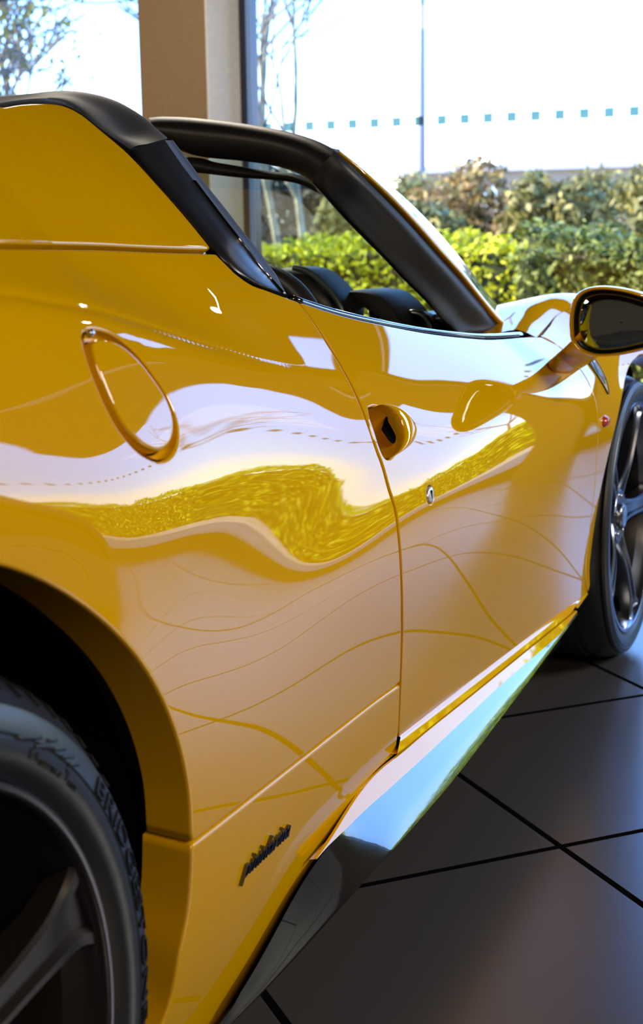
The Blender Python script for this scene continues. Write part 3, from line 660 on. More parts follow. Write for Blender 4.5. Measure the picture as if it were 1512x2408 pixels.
def into(o, e): o.parent = e; o.matrix_parent_inverse = Matrix.Translation(-Vector(e.location)); return o
into(filled('instrument_hood', [(628, 760), (634, 690), (642, 640), (660, 630), (690, 629), (720, 637), (752, 660), (780, 690), (798, 720), (806, 760)], 1.86, M['leather'], None, .03, .12), dash)
mbp = [on_x(u, v, 1.845) for u, v in ((690, 629), (720, 637), (752, 660), (780, 690), (798, 720), (808, 752))]
mb = MB(); mb.tube(catmull(mbp, 30), .006, 8); into(mb.build('instrument_hood_edge', M['dash_edge'], None, True), dash)
into(filled('dash_pad', [(770, 780), (782, 705), (790, 690), (830, 684), (880, 692), (912, 715), (938, 745), (960, 790)], 1.95, M['leather'], None, .0, .18), dash)
into(filled('dash_pad_edge', [(864, 780), (866, 745), (868, 702), (885, 693), (905, 706), (925, 725), (948, 742), (972, 790)], 1.99, M['dash_edge'], None, .01, .14), dash)
into(filled('dash_top', [(930, 800), (945, 745), (990, 741), (1040, 737), (1070, 742), (1095, 775), (1110, 800)], 2.10, M['dash_edge'], None, .0, .25), dash)
into(filled('dash_shadow', [(1012, 800), (1016, 752), (1032, 748), (1050, 757), (1062, 800)], 2.08, M['leather'], None, .0, .05), dash)
vent = [(945, 790), (944, 757), (952, 739), (975, 735), (1000, 745), (1014, 765), (1016, 795)]
into(filled('air_vent', vent, 2.04, M['leather'], None, .0, .06), dash)
mb = MB(); mb.tube(catmull([on_x(u, v, 2.035) for u, v in ((952, 741), (970, 736), (990, 740), (1006, 753), (1013, 772), (1012, 785))], 24), .008, 8); into(mb.build('vent_rim', M['silver'], None, True), dash)
mb = MB(); mb.box((1.95, -.7, .45), (2.35, .7, .735)); into(mb.build('dash_body', M['leather'], None), dash)
for sy in (-1, 1):
    st = empty('seat', (1.22, sy*.36, .2), car)
    loft('backrest', [[(-.02+.25*0-.16*t_, -.24, t_*.62) for t_ in (0, .4, .8, 1)], [(.06-.16*t_, -.2, t_*.66) for t_ in (0, .4, .8, 1)], [(.0-.16*t_, 0, t_*.70) for t_ in (0, .4, .8, 1)], [(.06-.16*t_, .2, t_*.66) for t_ in (0, .4, .8, 1)], [(-.02-.16*t_, .24, t_*.62) for t_ in (0, .4, .8, 1)]], M['leather'], st, nu=14, nv=20)
    mb = MB(); mb.box((.0, -.23, -.02), (.5, .23, .12)); mb.build('cushion', M['leather'], st)

# --- door mirror: painted shell on an arm, tinted glass
mo = [(1338, 790), (1337, 752), (1343, 713), (1356, 690), (1380, 678), (1420, 675), (1470, 682), (1512, 694), (1560, 712), (1598, 740), (1604, 775), (1580, 800), (1540, 816), (1490, 829), (1440, 838), (1395, 839), (1361, 827), (1344, 809)]
mk = 64
MO = catmull([on_x(u, v, 1.90+(u-1338)*.00012) for u, v in mo+mo[:1]], mk+1)[:-1]; mc = MO.mean(0)
def ringset(prof): return [mc+(MO-mc)*s+np.array([dx, 0, 0]) for s, dx in prof]
rs = ringset([(.90, .022), (.915, .004), (.945, -.001), (.975, -.001), (1.0, .006), (1.02, .03), (.99, .07), (.86, .105), (.6, .128), (.3, .137), (.02, .14)])
Vm = np.concatenate(rs); Fm = [(q*mk+i, (q+1)*mk+i, (q+1)*mk+(i+1) % mk, q*mk+(i+1) % mk) for q in range(len(rs)-1) for i in range(mk)]
mshell = pyd('door_mirror', Vm, [f[::-1] for f in Fm], PT, car, True, 60)
gs = ringset([(.92, .016), (.89, .010), (.6, .0092), (.3, .0088), (.02, .0086)])
Vg = np.concatenate(gs); Fg = [(q*mk+i, q*mk+(i+1) % mk, (q+1)*mk+(i+1) % mk, (q+1)*mk+i) for q in range(len(gs)-1) for i in range(mk)]
pyd('mirror_glass', Vg, [f[::-1] for f in Fg], M['mirror'], mshell)
bz = ringset([(.925, .012), (.918, .0055), (.908, .0055), (.900, .0100)])
pyd('mirror_bezel', np.concatenate(bz), [(q*mk+i, q*mk+(i+1) % mk, (q+1)*mk+(i+1) % mk, (q+1)*mk+i)[::-1] for q in range(3) for i in range(mk)], M['ink'], mshell)
A0 = hit(1312, 868); Va, na_ = [], 24
for u, v, y, hu, hv, dx in ((1300, 878, A0[1]+.03, 20, 22, .05), (1312, 868, A0[1]-.004, 20, 22, .045), (1340, 846, -.915, 22, 22, .036), (1368, 824, -.955, 26, 24, .032), (1385, 806, -.975, 26, 24, .03)):
    c = on_y(u, v, y); h = on_y(u+hu, v+hv, y)-c
    for t in np.linspace(0, 2*pi, na_, endpoint=False): Va.append(c+h*cos(t)+np.array([dx, 0, .004])*sin(t)+np.array([.02 if v > 840 else .03, 0, 0]))
pyd('mirror_arm', Va, [(q*na_+i, q*na_+(i+1) % na_, (q+1)*na_+(i+1) % na_, (q+1)*na_+i)[::-1] for q in range(4) for i in range(na_)], PT, mshell)
# ------------------------------------------------------------------ wheels
def text_mesh(body, size=1.0, extrude=0.0, shear=0.0, bold=0.0):
    cu = bpy.data.curves.new('lettering', 'FONT'); cu.body = body; cu.size = size; cu.extrude = extrude; cu.shear = shear; cu.offset = bold; cu.resolution_u = 3
    cu.align_x = 'LEFT'
    ob = bpy.data.objects.new('lettering', cu); COL.objects.link(ob); bpy.context.view_layer.update()
    me = bpy.data.meshes.new_from_object(ob.evaluated_get(bpy.context.evaluated_depsgraph_get()))
    bpy.data.objects.remove(ob); bpy.data.curves.remove(cu)
    return me
def sidewall_text(name, body, a0, r0, h, stretch, yfun, m, parent, raise_=.0012):
    """letters running clockwise round the sidewall (tops outward); a0 = start angle, h = letter height"""
    me = text_mesh(body, 1.0, .0)
    bm = bmesh.new(); bm.from_mesh(me)
    bmesh.ops.subdivide_edges(bm, edges=[e for e in bm.edges if e.calc_length() > .15], cuts=2)
    ext = bmesh.ops.extrude_face_region(bm, geom=bm.faces[:]); top = [v for v in ext['geom'] if isinstance(v, bmesh.types.BMVert)]
    tops = set(top)
    for v in bm.verts:
        r = r0+v.co.y/.73*h; a = a0-v.co.x/.73*h*stretch/r0
        y = yfun(r)-(raise_ if v in tops else -.001)
        v.co = (r*cos(a), y, r*sin(a))
    bmesh.ops.recalc_face_normals(bm, faces=bm.faces[:])
    bm.to_mesh(me); bm.free(); me.name = name
    return link(name, me, m, parent, False)
def make_wheel(name, x, zc, side, flange_y, R, width, prof, spoke_angles, front=False, text=False):
    w = empty(name, (x, 0, zc), car)
    def add(nm, mb, m, sharp=None, par=None, smooth=True):
        if side < 0: mb.v = [(a, -b, c) for a, b, c in mb.v]; mb.f = [q[::-1] for q in mb.f]
        return mb.build(nm, m, par or w, smooth, sharp)
    v, f = lathe(prof, 160); add('tyre', MB().add(v, f), M['rubber'], 30)
    yo = flange_y
    rim_prof = [(.2735, yo+.010), (.2740, yo), (.2715, yo-.0035), (.2665, yo-.0035), (.2635, yo-.001), (.2625, yo+.006), (.256, yo+.018), (.246, yo+.034), (.238, yo+.06), (.234, yo+.12), (.236, yo+.22), (.25, yo+.235)]
    v, f = lathe(rim_prof[:8], 160); add('rim', MB().add(v, f), M['silver'] if front else M['rim_lip'], 50)
    v, f = lathe(rim_prof[7:], 96); add('rim_barrel', MB().add(v, f), M['alloy'], 50)
    # twin-rib spokes
    for a in spoke_angles:
        ca, sa_ = cos(a), sin(a)
        st = [(.050, .040, .030, .040), (.085, .026, .022, .044), (.13, .021, .012, .042), (.18, .023, .006, .036), (.215, .027, .003, .030), (.240, .034, .003, .026), (.256, .046, .001, .020), (.2675, .066, .000, .010)]
        rows = []
        for r, hw, dy, th in st:
            prof2 = [(-hw, th), (-hw, .004), (-hw*.86, 0), (-hw*.58, 0), (-hw*.42, .007), (hw*.42, .007), (hw*.58, 0), (hw*.86, 0), (hw, .004), (hw, th)]
            rows.append([((r*ca-t*sa_), yo+.004+dy+d, (r*sa_+t*ca)) for t, d in prof2])
        R_ = np.array(rows); nr = 28
        R_ = np.stack([catmull(R_[:, j], nr) for j in range(R_.shape[1])], 1)
        k = R_.shape[1]; vv = R_.reshape(-1, 3); ff = [(i*k+j, i*k+j+1, (i+1)*k+j+1, (i+1)*k+j) for i in range(nr-1) for j in range(k-1)]
        add('spoke', MB().add(vv, ff), M['spoke'] if front else M['alloy'], 35)
    v, f = lathe([(.0, yo+.020), (.026, yo+.020), (.031, yo+.024), (.033, yo+.032), (.062, yo+.030), (.068, yo+.036), (.068, yo+.08)], 48); add('hub', MB().add(v, f), M['spoke'] if front else M['alloy'], 40)
    v, f = lathe([(.0, yo+.0185), (.024, yo+.0185), (.026, yo+.021)], 32); add('hub_cap', MB().add(v, f), M['shield'] if not front else M['chrome'], 40)
    for t in range(5):
        a = t*2*pi/5+.3; c = (.048*cos(a), yo+.0265, .048*sin(a)); add('wheel_bolt', MB().tube([c, (c[0], yo+.05, c[2])], .0065, 8), M['chrome'])
    v, f = lathe([(.0, yo+.10), (.185, yo+.10), (.19, yo+.105), (.19, yo+.13)], 64); add('brake_disc', MB().add(v, f), M['disc'], 40)
    mb = MB(); mb.add(*lathe([(.13, yo+.075), (.215, yo+.075), (.215, yo+.14), (.13, yo+.14)], 20, 2.4, 3.8)); add('brake_caliper', mb, M['satin_black'], 40)
    return w
def tyre_prof(fy_, R, sh_r, bulge_y, tread_y, inner_y):
    return [(.262, fy_+.02), (.270, fy_+.006), (.277, fy_-.001), (.283, fy_-.006), (.290, bulge_y+.0010), (.2975, bulge_y), (.3045, bulge_y+.0006), (.306, bulge_y+.0022), (.3075, bulge_y+.0022), (.309, bulge_y+.0012), (sh_r-.005, fy_-.006), (sh_r-.002, fy_-.0035), (sh_r, fy_-.003), (sh_r+.003, fy_+.002),
            (R-.017, fy_+.009), (R-.008, fy_+.020), (R-.003, fy_+.036), (R-.0012, fy_+.062), (R-.006, fy_+.064), (R-.006, fy_+.072), (R, fy_+.074), (R, (fy_+inner_y)/2), (R, inner_y-.05), (R-.02, inner_y), (.27, inner_y)]
RP = tyre_prof(-.940, .357, .3295, -.951, -.90, -.66)
FP = tyre_prof(-.928, .336, .3185, -.937, -.89, -.70)
def ang(u, v, x, z, y): p = on_y(u, v, y); return math.atan2(p[2]-z, p[0]-x)
ra = ang(222, 2105, 0, .357, -.935)
rear = make_wheel('rear_wheel', 0, .357, 1, -.940, .357, .295, RP, [ra+i*2*pi/5 for i in range(5)])
fa0 = ang(1440, 1402, 2.65, .336, -.925)
front = make_wheel('front_wheel', 2.65, .336, 1, -.928, .336, .245, FP, [fa0+i*2*pi/5 for i in range(5)], front=True)
make_wheel('rear_wheel', 0, .357, -1, -.940, .357, .295, RP, [i*2*pi/5 for i in range(5)])
make_wheel('front_wheel', 2.65, .336, -1, -.928, .336, .245, FP, [i*2*pi/5 for i in range(5)], front=True)
def ywall(P):
    rr = np.array([q[0] for q in P[:14]]); yy = np.array([q[1] for q in P[:14]])
    return lambda r: float(np.interp(r, rr, yy))
RW = ywall(RP)
a_b = ang(219, 1852, 0, .357, -.948)
sidewall_text('lettering', 'BRIDGESTONE', a_b, .3100, .0165, 1.78, RW, M['tyre_letter'], rear, .0018)
a_e = ang(57, 1782, 0, .357, -.948); sidewall_text('lettering', 'E4', a_e, .294, .009, 1.2, RW, M['tyre_letter'], rear, .0008)
a_e = ang(80, 1800, 0, .357, -.948); sidewall_text('lettering', '0227281-S', a_e, .2925, .0052, 1.2, RW, M['tyre_letter'], rear, .0008)
a_e = ang(136, 1843, 0, .357, -.948); sidewall_text('lettering', 'Y', a_e, .295, .009, 1.2, RW, M['tyre_letter'], rear, .0008)
a_e = ang(142, 1858, 0, .357, -.948); sidewall_text('lettering', '100Y', a_e, .2925, .0052, 1.2, RW, M['tyre_letter'], rear, .0008)
# ornamental ribs ahead of the lettering and the shoulder sipes
mb = MB()
def rib(u0, v0, u1, v1, w=.0016):
    a, b = on_y(u0, v0, -.951)-np.array([0, 0, .357]), on_y(u1, v1, -.951)-np.array([0, 0, .357])
    pts = [a+(b-a)*t for t in np.linspace(0, 1, 6)]
    mb.tube([(p[0], RW(np.hypot(p[0], p[2]))-.0005, p[2]) for p in pts], w, 6)
for q in ((43, 1735, 100, 1735), (83, 1756, 122, 1756), (117, 1742, 140, 1742), (128, 1762, 160, 1762), (147, 1780, 178, 1780), (165, 1798, 191, 1798)): rib(*q)
mb.build('sidewall_ribs', M['rubber'], rear, True)
for i in range(9):
    a = ang(0, 1628, 0, .357, -.93)+.10-i*.085
    def pt(r, y, da): return (r*cos(a+da), y, r*sin(a+da))
    MB().tube([pt(.3405, -.9335, 0), pt(.3475, -.925, .012), pt(.3525, -.912, .008), pt(.3555, -.89, .02)], .0014, 5).build('tread_sipe', M['tread'], rear, True)
bpy.context.view_layer.update()

# ------------------------------------------------------------------ script badge on the lower quarter panel
def script_badge():
    A, B = hit(563, 2068)[[0, 2]], hit(674, 1963)[[0, 2]]
    L = B-A; ln = np.linalg.norm(L); ex = L/ln; ez = np.array([-ex[1], ex[0]])
    me = text_mesh('pininfarina', 1.0, 0, shear=.4)
    xs = [v.co.x for v in me.vertices]; wd = max(xs)-min(xs); s = ln/wd; x0 = min(xs)
    bm = bmesh.new(); bm.from_mesh(me)
    ext = bmesh.ops.extrude_face_region(bm, geom=bm.faces[:]); tops = set(v for v in ext['geom'] if isinstance(v, bmesh.types.BMVert))
    V = list(bm.verts); P = np.array([A+ex*(v.co.x-x0)*s+ez*v.co.y*s*.95 for v in V]); S, N = surf(P)
    for v, p, n in zip(V, S, N): v.co = tuple(p+n*(.0040 if v in tops else -.001))
    bmesh.ops.recalc_face_normals(bm, faces=bm.faces[:])
    bm.to_mesh(me); bm.free(); me.name = 'script_badge'
    o = link('script_badge', me, M['lettering'], lower, False)
script_badge()
# ------------------------------------------------------------------ showroom
GX = 5.84
WT, BT, CT = 2.21, 2.38, 2.70
ROOM = dict(x0=-7.0, y0=-9.0, y1=8.0, zc=3.15)
def struct(o): o['kind'] = 'structure'; return o
# floor: dark grey polished tiles 0.61 m laid diagonally to the car, with dark joints
fm = mat('floor_tile', (.036, .034, .038), .2, spec=.75)
nt = fm.node_tree; b = nt.nodes['Principled BSDF']
tcn = nt.nodes.new('ShaderNodeTexCoord'); mp = nt.nodes.new('ShaderNodeMapping'); br = nt.nodes.new('ShaderNodeTexBrick')
TILE = .616
mp.inputs['Rotation'].default_value = (0, 0, radians(44.5))
nt.links.new(tcn.outputs['Object'], mp.inputs['Vector']); nt.links.new(mp.outputs[0], br.inputs['Vector'])
br.offset = 0; br.inputs['Scale'].default_value = 1.0; br.inputs['Brick Width'].default_value = TILE; br.inputs['Row Height'].default_value = TILE
br.inputs['Mortar Size'].default_value = .007; br.inputs['Mortar Smooth'].default_value = 0.1
br.inputs['Color1'].default_value = (.052, .049, .052, 1); br.inputs['Color2'].default_value = (.047, .045, .048, 1); br.inputs['Mortar'].default_value = (.003, .003, .003, 1)
nt.links.new(br.outputs['Color'], b.inputs['Base Color'])
mr = nt.nodes.new('ShaderNodeMapRange'); mr.inputs[3].default_value = .28; mr.inputs[4].default_value = .9
nt.links.new(br.outputs['Fac'], mr.inputs[0]); nt.links.new(mr.outputs[0], b.inputs['Roughness'])
m2 = nt.nodes.new('ShaderNodeMapRange'); m2.inputs[3].default_value = 1.0; m2.inputs[4].default_value = .0
nt.links.new(br.outputs['Fac'], m2.inputs[0]); nt.links.new(m2.outputs[0], b.inputs['Specular IOR Level'])
bp = nt.nodes.new('ShaderNodeBump'); bp.inputs['Strength'].default_value = .4; bp.inputs['Distance'].default_value = .003; bp.invert = True
nt.links.new(br.outputs['Fac'], bp.inputs['Height']); nt.links.new(bp.outputs[0], b.inputs['Normal'])
# a joint crossing at (1.497, -1.047): shift so that the grid passes through it
c_, s_ = cos(radians(44.5)), sin(radians(44.5))
qx, qy = 1.497*c_-(-1.047)*s_, 1.497*s_+(-1.047)*c_
mp.inputs['Location'].default_value = (-(qx % TILE)+.0, -(qy % TILE)+.0, 0)
floor = pyd('floor', [(ROOM['x0'], ROOM['y0'], 0), (GX+.1, ROOM['y0'], 0), (GX+.1, ROOM['y1'], 0), (ROOM['x0'], ROOM['y1'], 0), (ROOM['x0'], ROOM['y0'], -.2), (GX+.1, ROOM['y0'], -.2), (GX+.1, ROOM['y1'], -.2), (ROOM['x0'], ROOM['y1'], -.2)],
            [(0, 1, 2, 3), (7, 6, 5, 4), (0, 4, 5, 1), (1, 5, 6, 2), (2, 6, 7, 3), (3, 7, 4, 0)], fm, None, False); struct(floor)
# ceiling with timber slats running across
cm = mat('ceiling_slats', (.06, .036, .018), .7, spec=.2)
ceil_mb = MB(); ceil_mb.box((ROOM['x0'], ROOM['y0'], ROOM['zc']+.06), (GX+.3, ROOM['y1'], ROOM['zc']+.25))
for i in range(86):
    x = ROOM['x0']+i*.15
    if x < GX: ceil_mb.box((x, ROOM['y0'], ROOM['zc']), (x+.085, ROOM['y1'], ROOM['zc']+.06))
struct(ceil_mb.build('ceiling', cm))
def wall(name, a, b, m=None): return struct(MB().box(a, b).build(name, m or M['wall']))
wall('wall_back', (ROOM['x0']-.2, ROOM['y0'], 0), (ROOM['x0'], ROOM['y1'], ROOM['zc']+.2))
wall('wall_left', (ROOM['x0']-.2, ROOM['y1'], 0), (GX+.3, ROOM['y1']+.2, ROOM['zc']+.2))
wall('wall_right', (ROOM['x0']-.2, ROOM['y0']-.2, 0), (GX+.3, ROOM['y0'], ROOM['zc']+.2), M['dark_wall'])
wall('wall_front', (GX-.1, ROOM['y0'], 0), (GX+.12, -4.7, ROOM['zc']), M['dark_wall'])
for ya, yb in ((-4.7, -1.80), (-1.38, ROOM['y1'])): wall('wall_front_upper', (GX-.1, ya, BT), (GX+.12, yb, CT), M['dark_wall'])
# front elevation: columns, bulkhead, mullions, panes
x0c = GX-.39; cl = on_x(327, 120, x0c)[1]; cmid = on_x(486, 120, x0c)[1]; cr = on_x(572, 120, GX)[1]
mb = MB()
mb.box((x0c, cmid+.004, 0), (GX+.1, cl, ROOM['zc'])); colm = mb.build('column', M['column']); struct(colm)
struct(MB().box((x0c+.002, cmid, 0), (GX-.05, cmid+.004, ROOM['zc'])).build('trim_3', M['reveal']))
struct(MB().box((GX-.30, -2.05, 0), (GX+.1, -1.62, WT)).build('column', M['column']))
struct(MB().box((GX-.10, ROOM['y0'], WT), (GX+.12, ROOM['y1'], BT)).build('trim_1', M['dark_wall']))
struct(MB().box((GX-.10, ROOM['y0'], CT), (GX+.12, ROOM['y1'], ROOM['zc']+.1)).build('trim_2', M['dark_wall']))
struct(MB().box((GX-.06, ROOM['y0'], 0), (GX+.10, ROOM['y1'], .11)).build('baseboard_front', M['frame']))
def window(n, ya, yb, z0, z1):
    w = empty('window_%d' % n, (GX, (ya+yb)/2, z0)); struct(w)
    rough_box('pane', (-.006, ya-(ya+yb)/2, 0), (.006, yb-(ya+yb)/2, z1-z0), M['window_glass'], w, bev=0)
    mb = MB()
    for y in (ya, yb):
        s = 1 if y == ya else -1; y = y-(ya+yb)/2
        mb.box((-.05, min(y, y+s*.045), 0), (.05, max(y, y+s*.045), z1-z0))
    mb.build('frame', M['frame'], w)
    return w
ym = on_x(575, 100, GX)[1]
w1 = window(1, -1.62, ym, .11, WT)
window(2, -4.7, -2.05, .11, WT)
window(3, cl, ROOM['y1'], .11, WT)
window(4, -1.80, -1.38, BT, CT)  # added high window, put in to give the flank its second sky reflection
# gasket by the column: lit copy of the frame, daylight put into its blue
gy = on_x(597, 100, GX)[1]
MB().box((-.060, gy-(-1.62+ym)/2-.013, 0), (-.0505, gy-(-1.62+ym)/2+.013, WT-.11)).build('gasket', M['frame_lit'], w1)
struct(MB().box((GX+.12, ROOM['y0'], 2.25), (7.0, -1.75, 2.32)).build('added_canopy', M['dark_wall']))   # added unseen canopy outside, cuts the high sky from floor and paint reflections
# manifestation squares on the pane
squares = MB()
def dots(par, y0c, ylist):
    for i, y in enumerate(ylist):
        q = MB(); s = .0200; q.box((-.010, y-y0c-s, 1.5-.11-s), (-.0065, y-y0c+s, 1.5-.11+s)); q.build('glass_marker', M['frit'], par)
d0 = -.271+.0
ys = [d0+(k-14)*(-.10982)*1.0 for k in range(-2, 15)]
ys += [d0-.10982*k for k in range(1, 17)]
dots(w1, (-1.62+ym)/2, [y for y in ys if -1.58 < y < ym-.05])
w2 = bpy.data.objects['window_2']
dots(w2, (-4.7-2.05)/2, [-2.15-.10982*k for k in range(23)])

# ------------------------------------------------------------------ outdoors
ground = mat('pale_paving', (.42, .38, .32), .8, spec=.2); noise_col(ground, 3, (.36, .32, .27), (.48, .43, .36))
struct(pyd('ground', [(GX+.1, -60, -.03), (90, -60, -.03), (90, 70, -.03), (GX+.1, 70, -.03)], [(0, 1, 2, 3)], ground, None, False))
grass = mat('lawn', (.16, .24, .02), .8, spec=.2); noise_col(grass, 6, (.13, .21, .015), (.24, .30, .03))
rng = np.random.default_rng(5)
def leaves(n, centre_fn, size, rng, spread=.5):
    """n small leaf quads; centre_fn(n) -> points, outward normals"""
    P, N = centre_fn(n); R = rng.normal(size=(n, 3)); D = N+R*spread; D /= np.linalg.norm(D, axis=1)[:, None]
    a = np.cross(D, rng.normal(size=(n, 3))); a /= np.linalg.norm(a, axis=1)[:, None]; b = np.cross(D, a)
    s = size*(.6+.8*rng.random((n, 1)))
    V = np.stack([P-a*s, P-b*s*.45+a*s*.1, P+a*s, P+b*s*.45+a*s*.1], 1).reshape(-1, 3)
    return V, [(4*i, 4*i+1, 4*i+2, 4*i+3) for i in range(n)]
def mesh_np(name, V, F, m, parent=None):
    me = bpy.data.meshes.new(name); F = np.array(F)
    me.vertices.add(len(V)); me.vertices.foreach_set('co', np.asarray(V, np.float32).ravel())
    me.loops.add(F.size); me.loops.foreach_set('vertex_index', F.ravel().astype(np.int32))
    me.polygons.add(len(F)); me.polygons.foreach_set('loop_start', (np.arange(len(F))*4).astype(np.int32))
    me.update(calc_edges=True); me.validate()
    return link(name, me, m, parent, False)
def hedge(name, x0, x1, y0, y1, h, cols, n, size, seed, label, cat='hedge', core=(.02, .03, .008), wob=.05, group=None):
    r = np.random.default_rng(seed)
    e = empty(name, ((x0+x1)/2, (y0+y1)/2, -.03)); tag(e, label, cat, group)
    hx, hy = (x1-x0)/2, (y1-y0)/2
    top = lambda x, y: h+wob*(np.sin(y*3.1+seed)+.7*np.sin(y*7.3+x*4)+.5*np.sin(y*17+seed))
    def cen(n):
        f = r.random(n); P = np.zeros((n, 3)); N = np.zeros((n, 3))
        sel = f < .5                                       # front face
        k = sel.sum(); P[sel] = np.stack([np.full(k, -hx)+r.normal(size=k)*.05, r.uniform(-hy, hy, k), r.uniform(0, 1, k)*h], 1); N[sel] = (-1, 0, .3)
        s2 = ~sel; k = s2.sum(); xx, yy = r.uniform(-hx, hx, k), r.uniform(-hy, hy, k); P[s2] = np.stack([xx, yy, top(xx, yy)+r.normal(size=k)*.03], 1); N[s2] = (-.2, 0, 1)
        return P, N
    V, F = leaves(n, cen, size, r, .7)
    mesh_np('foliage', V, F, leaf_mat(name+'_leaf', cols), e)
    MB().box((-hx+.05, -hy, 0), (hx-.02, hy, h-.06)).build('core', mat(name+'_core', core, .9), e)
    return e
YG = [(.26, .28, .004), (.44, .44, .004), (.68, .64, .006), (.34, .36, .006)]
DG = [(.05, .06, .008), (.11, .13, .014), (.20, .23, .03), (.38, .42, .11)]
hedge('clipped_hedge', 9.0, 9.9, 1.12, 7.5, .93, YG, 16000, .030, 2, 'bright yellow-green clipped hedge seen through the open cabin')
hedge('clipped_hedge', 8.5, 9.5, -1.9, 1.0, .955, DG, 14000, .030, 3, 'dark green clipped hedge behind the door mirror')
hedge('clipped_hedge', 9.0, 10.0, -14, -1.95, .93, [(.34, .46, .006), (.44, .58, .008), (.55, .68, .012), (.40, .52, .01)], 16000, .04, 4, 'sunlit lime hedge outside, reflected in the yellow flank', core=(.10, .16, .006))
# tall loose shrubs further off
def shrub(name, x, y, h, w, cols, n, size, seed, label):
    r = np.random.default_rng(seed); e = empty(name, (x, y, -.03)); tag(e, label, 'shrub', None)
    nb = 9; bc = np.stack([r.uniform(-.2, .2, nb), r.uniform(-w*.5, w*.5, nb), r.uniform(.3, .85, nb)*h], 1); br_ = r.uniform(.24, .36, nb)*min(w, 1.2)
    bc[:, 2] = np.minimum(bc[:, 2], h-br_*.8)
    def cen(n):
        i = r.integers(0, nb, n); d = r.normal(size=(n, 3)); d /= np.linalg.norm(d, axis=1)[:, None]
        rad = br_[i]*(.55+.5*r.random(n)); P = bc[i]+d*rad[:, None]; P[:, 2] = np.maximum(P[:, 2], .02); return P, d
    V, F = leaves(n, cen, size, r, .8); mesh_np('foliage', V, F, leaf_mat(name+'_leaf', cols), e)
    mb = MB()
    for j in range(nb): mb.tube([(bc[j][0]*.3, bc[j][1]*.4, 0), tuple(bc[j]*np.array([.8, .8, .55])), tuple(bc[j]), tuple(bc[j]+np.array([0, r.normal()*.1, br_[j]*1.25]))], [.03, .022, .014, .003], 5, False)
    mb.build('stems', M['bark'], e)
    return e
M['bark'] = noise_col(mat('bark', (.14, .10, .06), .9, spec=.1), 18, (.09, .065, .04), (.20, .15, .09))
M['pale_bark'] = noise_col(mat('pale_bark', (.40, .34, .22), .9, spec=.1), 9, (.30, .25, .16), (.52, .46, .32))
M['twig'] = mat('grey_twig', (.20, .19, .17), .9, spec=.1)
OL = [(.06, .065, .018), (.16, .15, .035), (.30, .25, .06), (.40, .32, .09)]
BR = [(.15, .09, .03), (.32, .19, .06), (.44, .29, .09), (.16, .14, .035)]
GN = [(.05, .05, .012), (.14, .125, .028), (.28, .24, .06), (.42, .36, .12)]
DK = [(.022, .022, .018), (.045, .045, .035), (.07, .068, .05), (.10, .09, .07)]
sh_list = [(13.5, 3.80, 1.66, 1.1, OL, 'olive shrub just right of the black windscreen pillar'), (14.7, 2.95, 1.72, 1.3, BR, 'russet-brown shrub right of the lamp post'),
           (13.5, 2.1, 1.62, .8, GN, 'green shrub behind the hedge, between the russet shrub and the mirror'), (14.8, 1.2, 1.78, 1.2, OL, 'olive-brown shrub above the dark green hedge'),
           (13.5, .40, 1.78, 1.4, GN, 'tall green shrub at the right edge of the photo')]
for i, (x, y, h, w_, c, lab) in enumerate(sh_list): shrub('garden_shrub', x, y, h, w_, c, 5600, .055, 20+i, lab)
dk_list = [(12.2, 5.7, 1.86, 1.2, DK, 'dark leafless shrub seen through the windscreen beside the column'), (14.9, 5.35, 1.92, 1.1, DK, 'dark shrub seen through the cabin behind the pale twin trunks')]
for i, (x, y, h, w_, c, lab) in enumerate(dk_list): shrub('garden_shrub', x, y, h, w_, c, 8000, .055, 40+i, lab)
for i, (x, y, h) in enumerate(((16.0, 4.3, 1.66), (16.9, 2.2, 1.68), (16.0, .1, 1.70))): shrub('garden_shrub', x, y, h, 1.8, OL if i % 2 else GN, 4200, .05, 60+i, ['olive green shrub in the far row behind the russet shrub', 'olive shrub in the far row, second from the lamp post', 'green shrub in the far row above the mirror'][i])

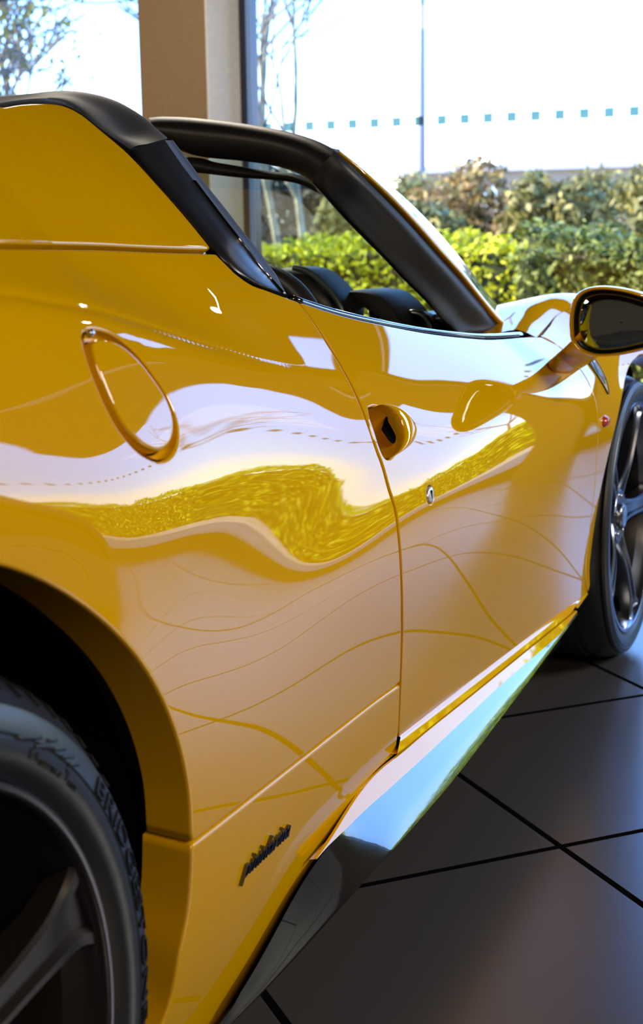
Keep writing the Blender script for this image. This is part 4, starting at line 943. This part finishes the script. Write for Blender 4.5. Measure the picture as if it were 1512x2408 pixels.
# bare trees
def tree(name, x, y, h, trunks, seed, label, bark, leaf=None, nleaf=0, spread=.55, depth=5, r0=.055, leaf_size=.05, first=.35, rmin=.006):
    r = np.random.default_rng(seed); e = empty(name, (x, y, -.03)); tag(e, label, 'tree')
    tr, tw = MB(), MB(); tips = []
    def grow(p, d, L, rad, lev):
        n = 4; pts = [p]; q = np.array(p, float); dd = np.array(d, float)
        for i in range(n):
            dd = dd+r.normal(size=3)*.10+np.array([0, 0, .05]); dd /= np.linalg.norm(dd); q = q+dd*L/n; pts.append(q.copy())
        rad = max(rad, rmin)
        (tr if lev < 2 else tw).tube(pts, list(np.linspace(rad, max(rad*.55, rmin), n+1)), 8 if lev < 2 else 4, False)
        if lev >= depth: tips.append(q); return
        kids = 3 if lev else 4
        for k in range(kids):
            t = r.integers(2 if lev else 3, n+1); ang_ = r.uniform(.35, .85)*spread*1.6; ph = r.uniform(0, 2*pi)
            a = np.cross(dd, [0, 0, 1.0]) if abs(dd[2]) < .95 else np.array([1.0, 0, 0]); a /= np.linalg.norm(a); b2 = np.cross(dd, a)
            nd = dd*cos(ang_)+(a*cos(ph)+b2*sin(ph))*sin(ang_); grow(pts[t], nd/np.linalg.norm(nd), L*r.uniform(.55, .78), rad*.5, lev+1)
    for (dx, dy, lean) in trunks:
        base = np.array([dx, dy, 0.]); d = np.array([0, lean, 1.0]); d /= np.linalg.norm(d)
        grow(base, d, h*first, r0, 0)
    tr.build('trunk', bark, e, True); tw.build('branches', M['twig'], e, True)
    if leaf and nleaf:
        T = np.array(tips)
        def cen(n): i = r.integers(0, len(T), n); return T[i]+r.normal(size=(n, 3))*.10, r.normal(size=(n, 3))
        V, F = leaves(nleaf, cen, leaf_size, r, .8); mesh_np('leaves', V, F, leaf, e)
    return e
tree('birch_tree', 10.6, 3.50, 3.6, [(0, .09, .02), (0, -.10, -.03)], 7, 'bare pale tree with twin trunks seen through the cabin and above the header', M['pale_bark'], depth=4, r0=.045, first=.48, spread=.42, rmin=.0055)
autumn = leaf_mat('autumn_leaf', [(.16, .15, .03), (.30, .26, .05), (.12, .12, .04)])
tree('ivy_tree', 11.5, 6.95, 5.2, [(0, 0, 0)], 11, 'bare tree with a few yellow leaves in the window left of the column', M['bark'], autumn, 1500, .62, 5, .06, .04, .34, rmin=.010)
ivy = leaf_mat('ivy_leaf', [(.16, .17, .02), (.30, .27, .03), (.42, .36, .05)])
it = bpy.data.objects['ivy_tree']; r = np.random.default_rng(3)
V, F = leaves(900, lambda n: (np.stack([r.normal(size=n)*.09, r.normal(size=n)*.10, r.uniform(1.0, 2.4, n)], 1), r.normal(size=(n, 3))), .045, r, .8); mesh_np('ivy', V, F, ivy, it)
tree('garden_tree', 17.0, -5.6, 5.2, [(0, 0, 0)], 15, 'bare tree outside to the right, reflected in the rear quarter panel', M['bark'], depth=4, r0=.06)
# lamp post
lb = on_x(992, 495, 18.0); lt = on_x(1009, 0, 18.0)
mb = MB(); mb.tube([(0, 0, 0), (0, 0, 1.6), (0, 0, 7.5)], [.058, .052, .030], 16)
lp = empty('lamp_post', (18.0, lb[1], -.03)); tag(lp, 'slim grey lamp post rising beyond the shrubs', 'lamp post'); M['pole'] = mat('lamp_pole', (.20, .19, .21), .5, metal=.3)
mb.build('pole', M['pole'], lp, True); mb = MB(); mb.box((-.5, -.12, 7.45), (.15, .12, 7.56)); mb.build('lamp_head', M['pole'], lp)
# low building in the distance
ba, bb = on_x(985, 392, 40)[1], on_x(1512, 378, 40)[1]
bl = empty('long_building', (40, 0, -.03)); tag(bl, 'long low building with a pale roof edge beyond the shrubs', 'building')
MB().box((0, bb-8, 0), (8, ba+.5, 2.62)).build('wall', mat('far_wall', (.30, .24, .17), .9), bl); MB().box((-.3, bb-8, 2.62), (8, ba+.8, 2.80)).build('roof', mat('far_roof', (.34, .36, .42), .6), bl)
for k in range(14): MB().box((-.06, ba-1.2-k*1.15, 1.65), (.0, ba-.6-k*1.15, 2.2)).build('window', mat('far_glass', (.5, .6, .66), .2), bl)

# ------------------------------------------------------------------ lamps inside
def spot_lamp(name, loc, label, power, group):
    e = empty(name, loc); tag(e, label, 'spotlight', group)
    v, f = lathe([(.0, .0), (.075, .0), (.08, -.01), (.08, -.10), (.02, -.12), (.02, -.25)], 32)
    MB().add([(a, c, -b) for a, b, c in v], f).build('housing', M['matt_black'], e, True, 40)
    v, f = lathe([(.0, -.004), (.052, -.004)], 32); MB().add([(a, c, b) for a, b, c in v], f).build('lamp_lens', emit_mat('lamp', (1, .92, .8), power), e)
    return e
spot_lamp('track_spotlight', (5.50, -1.15, 2.88), 'small black ceiling spotlight near the glazed front', 90, None)
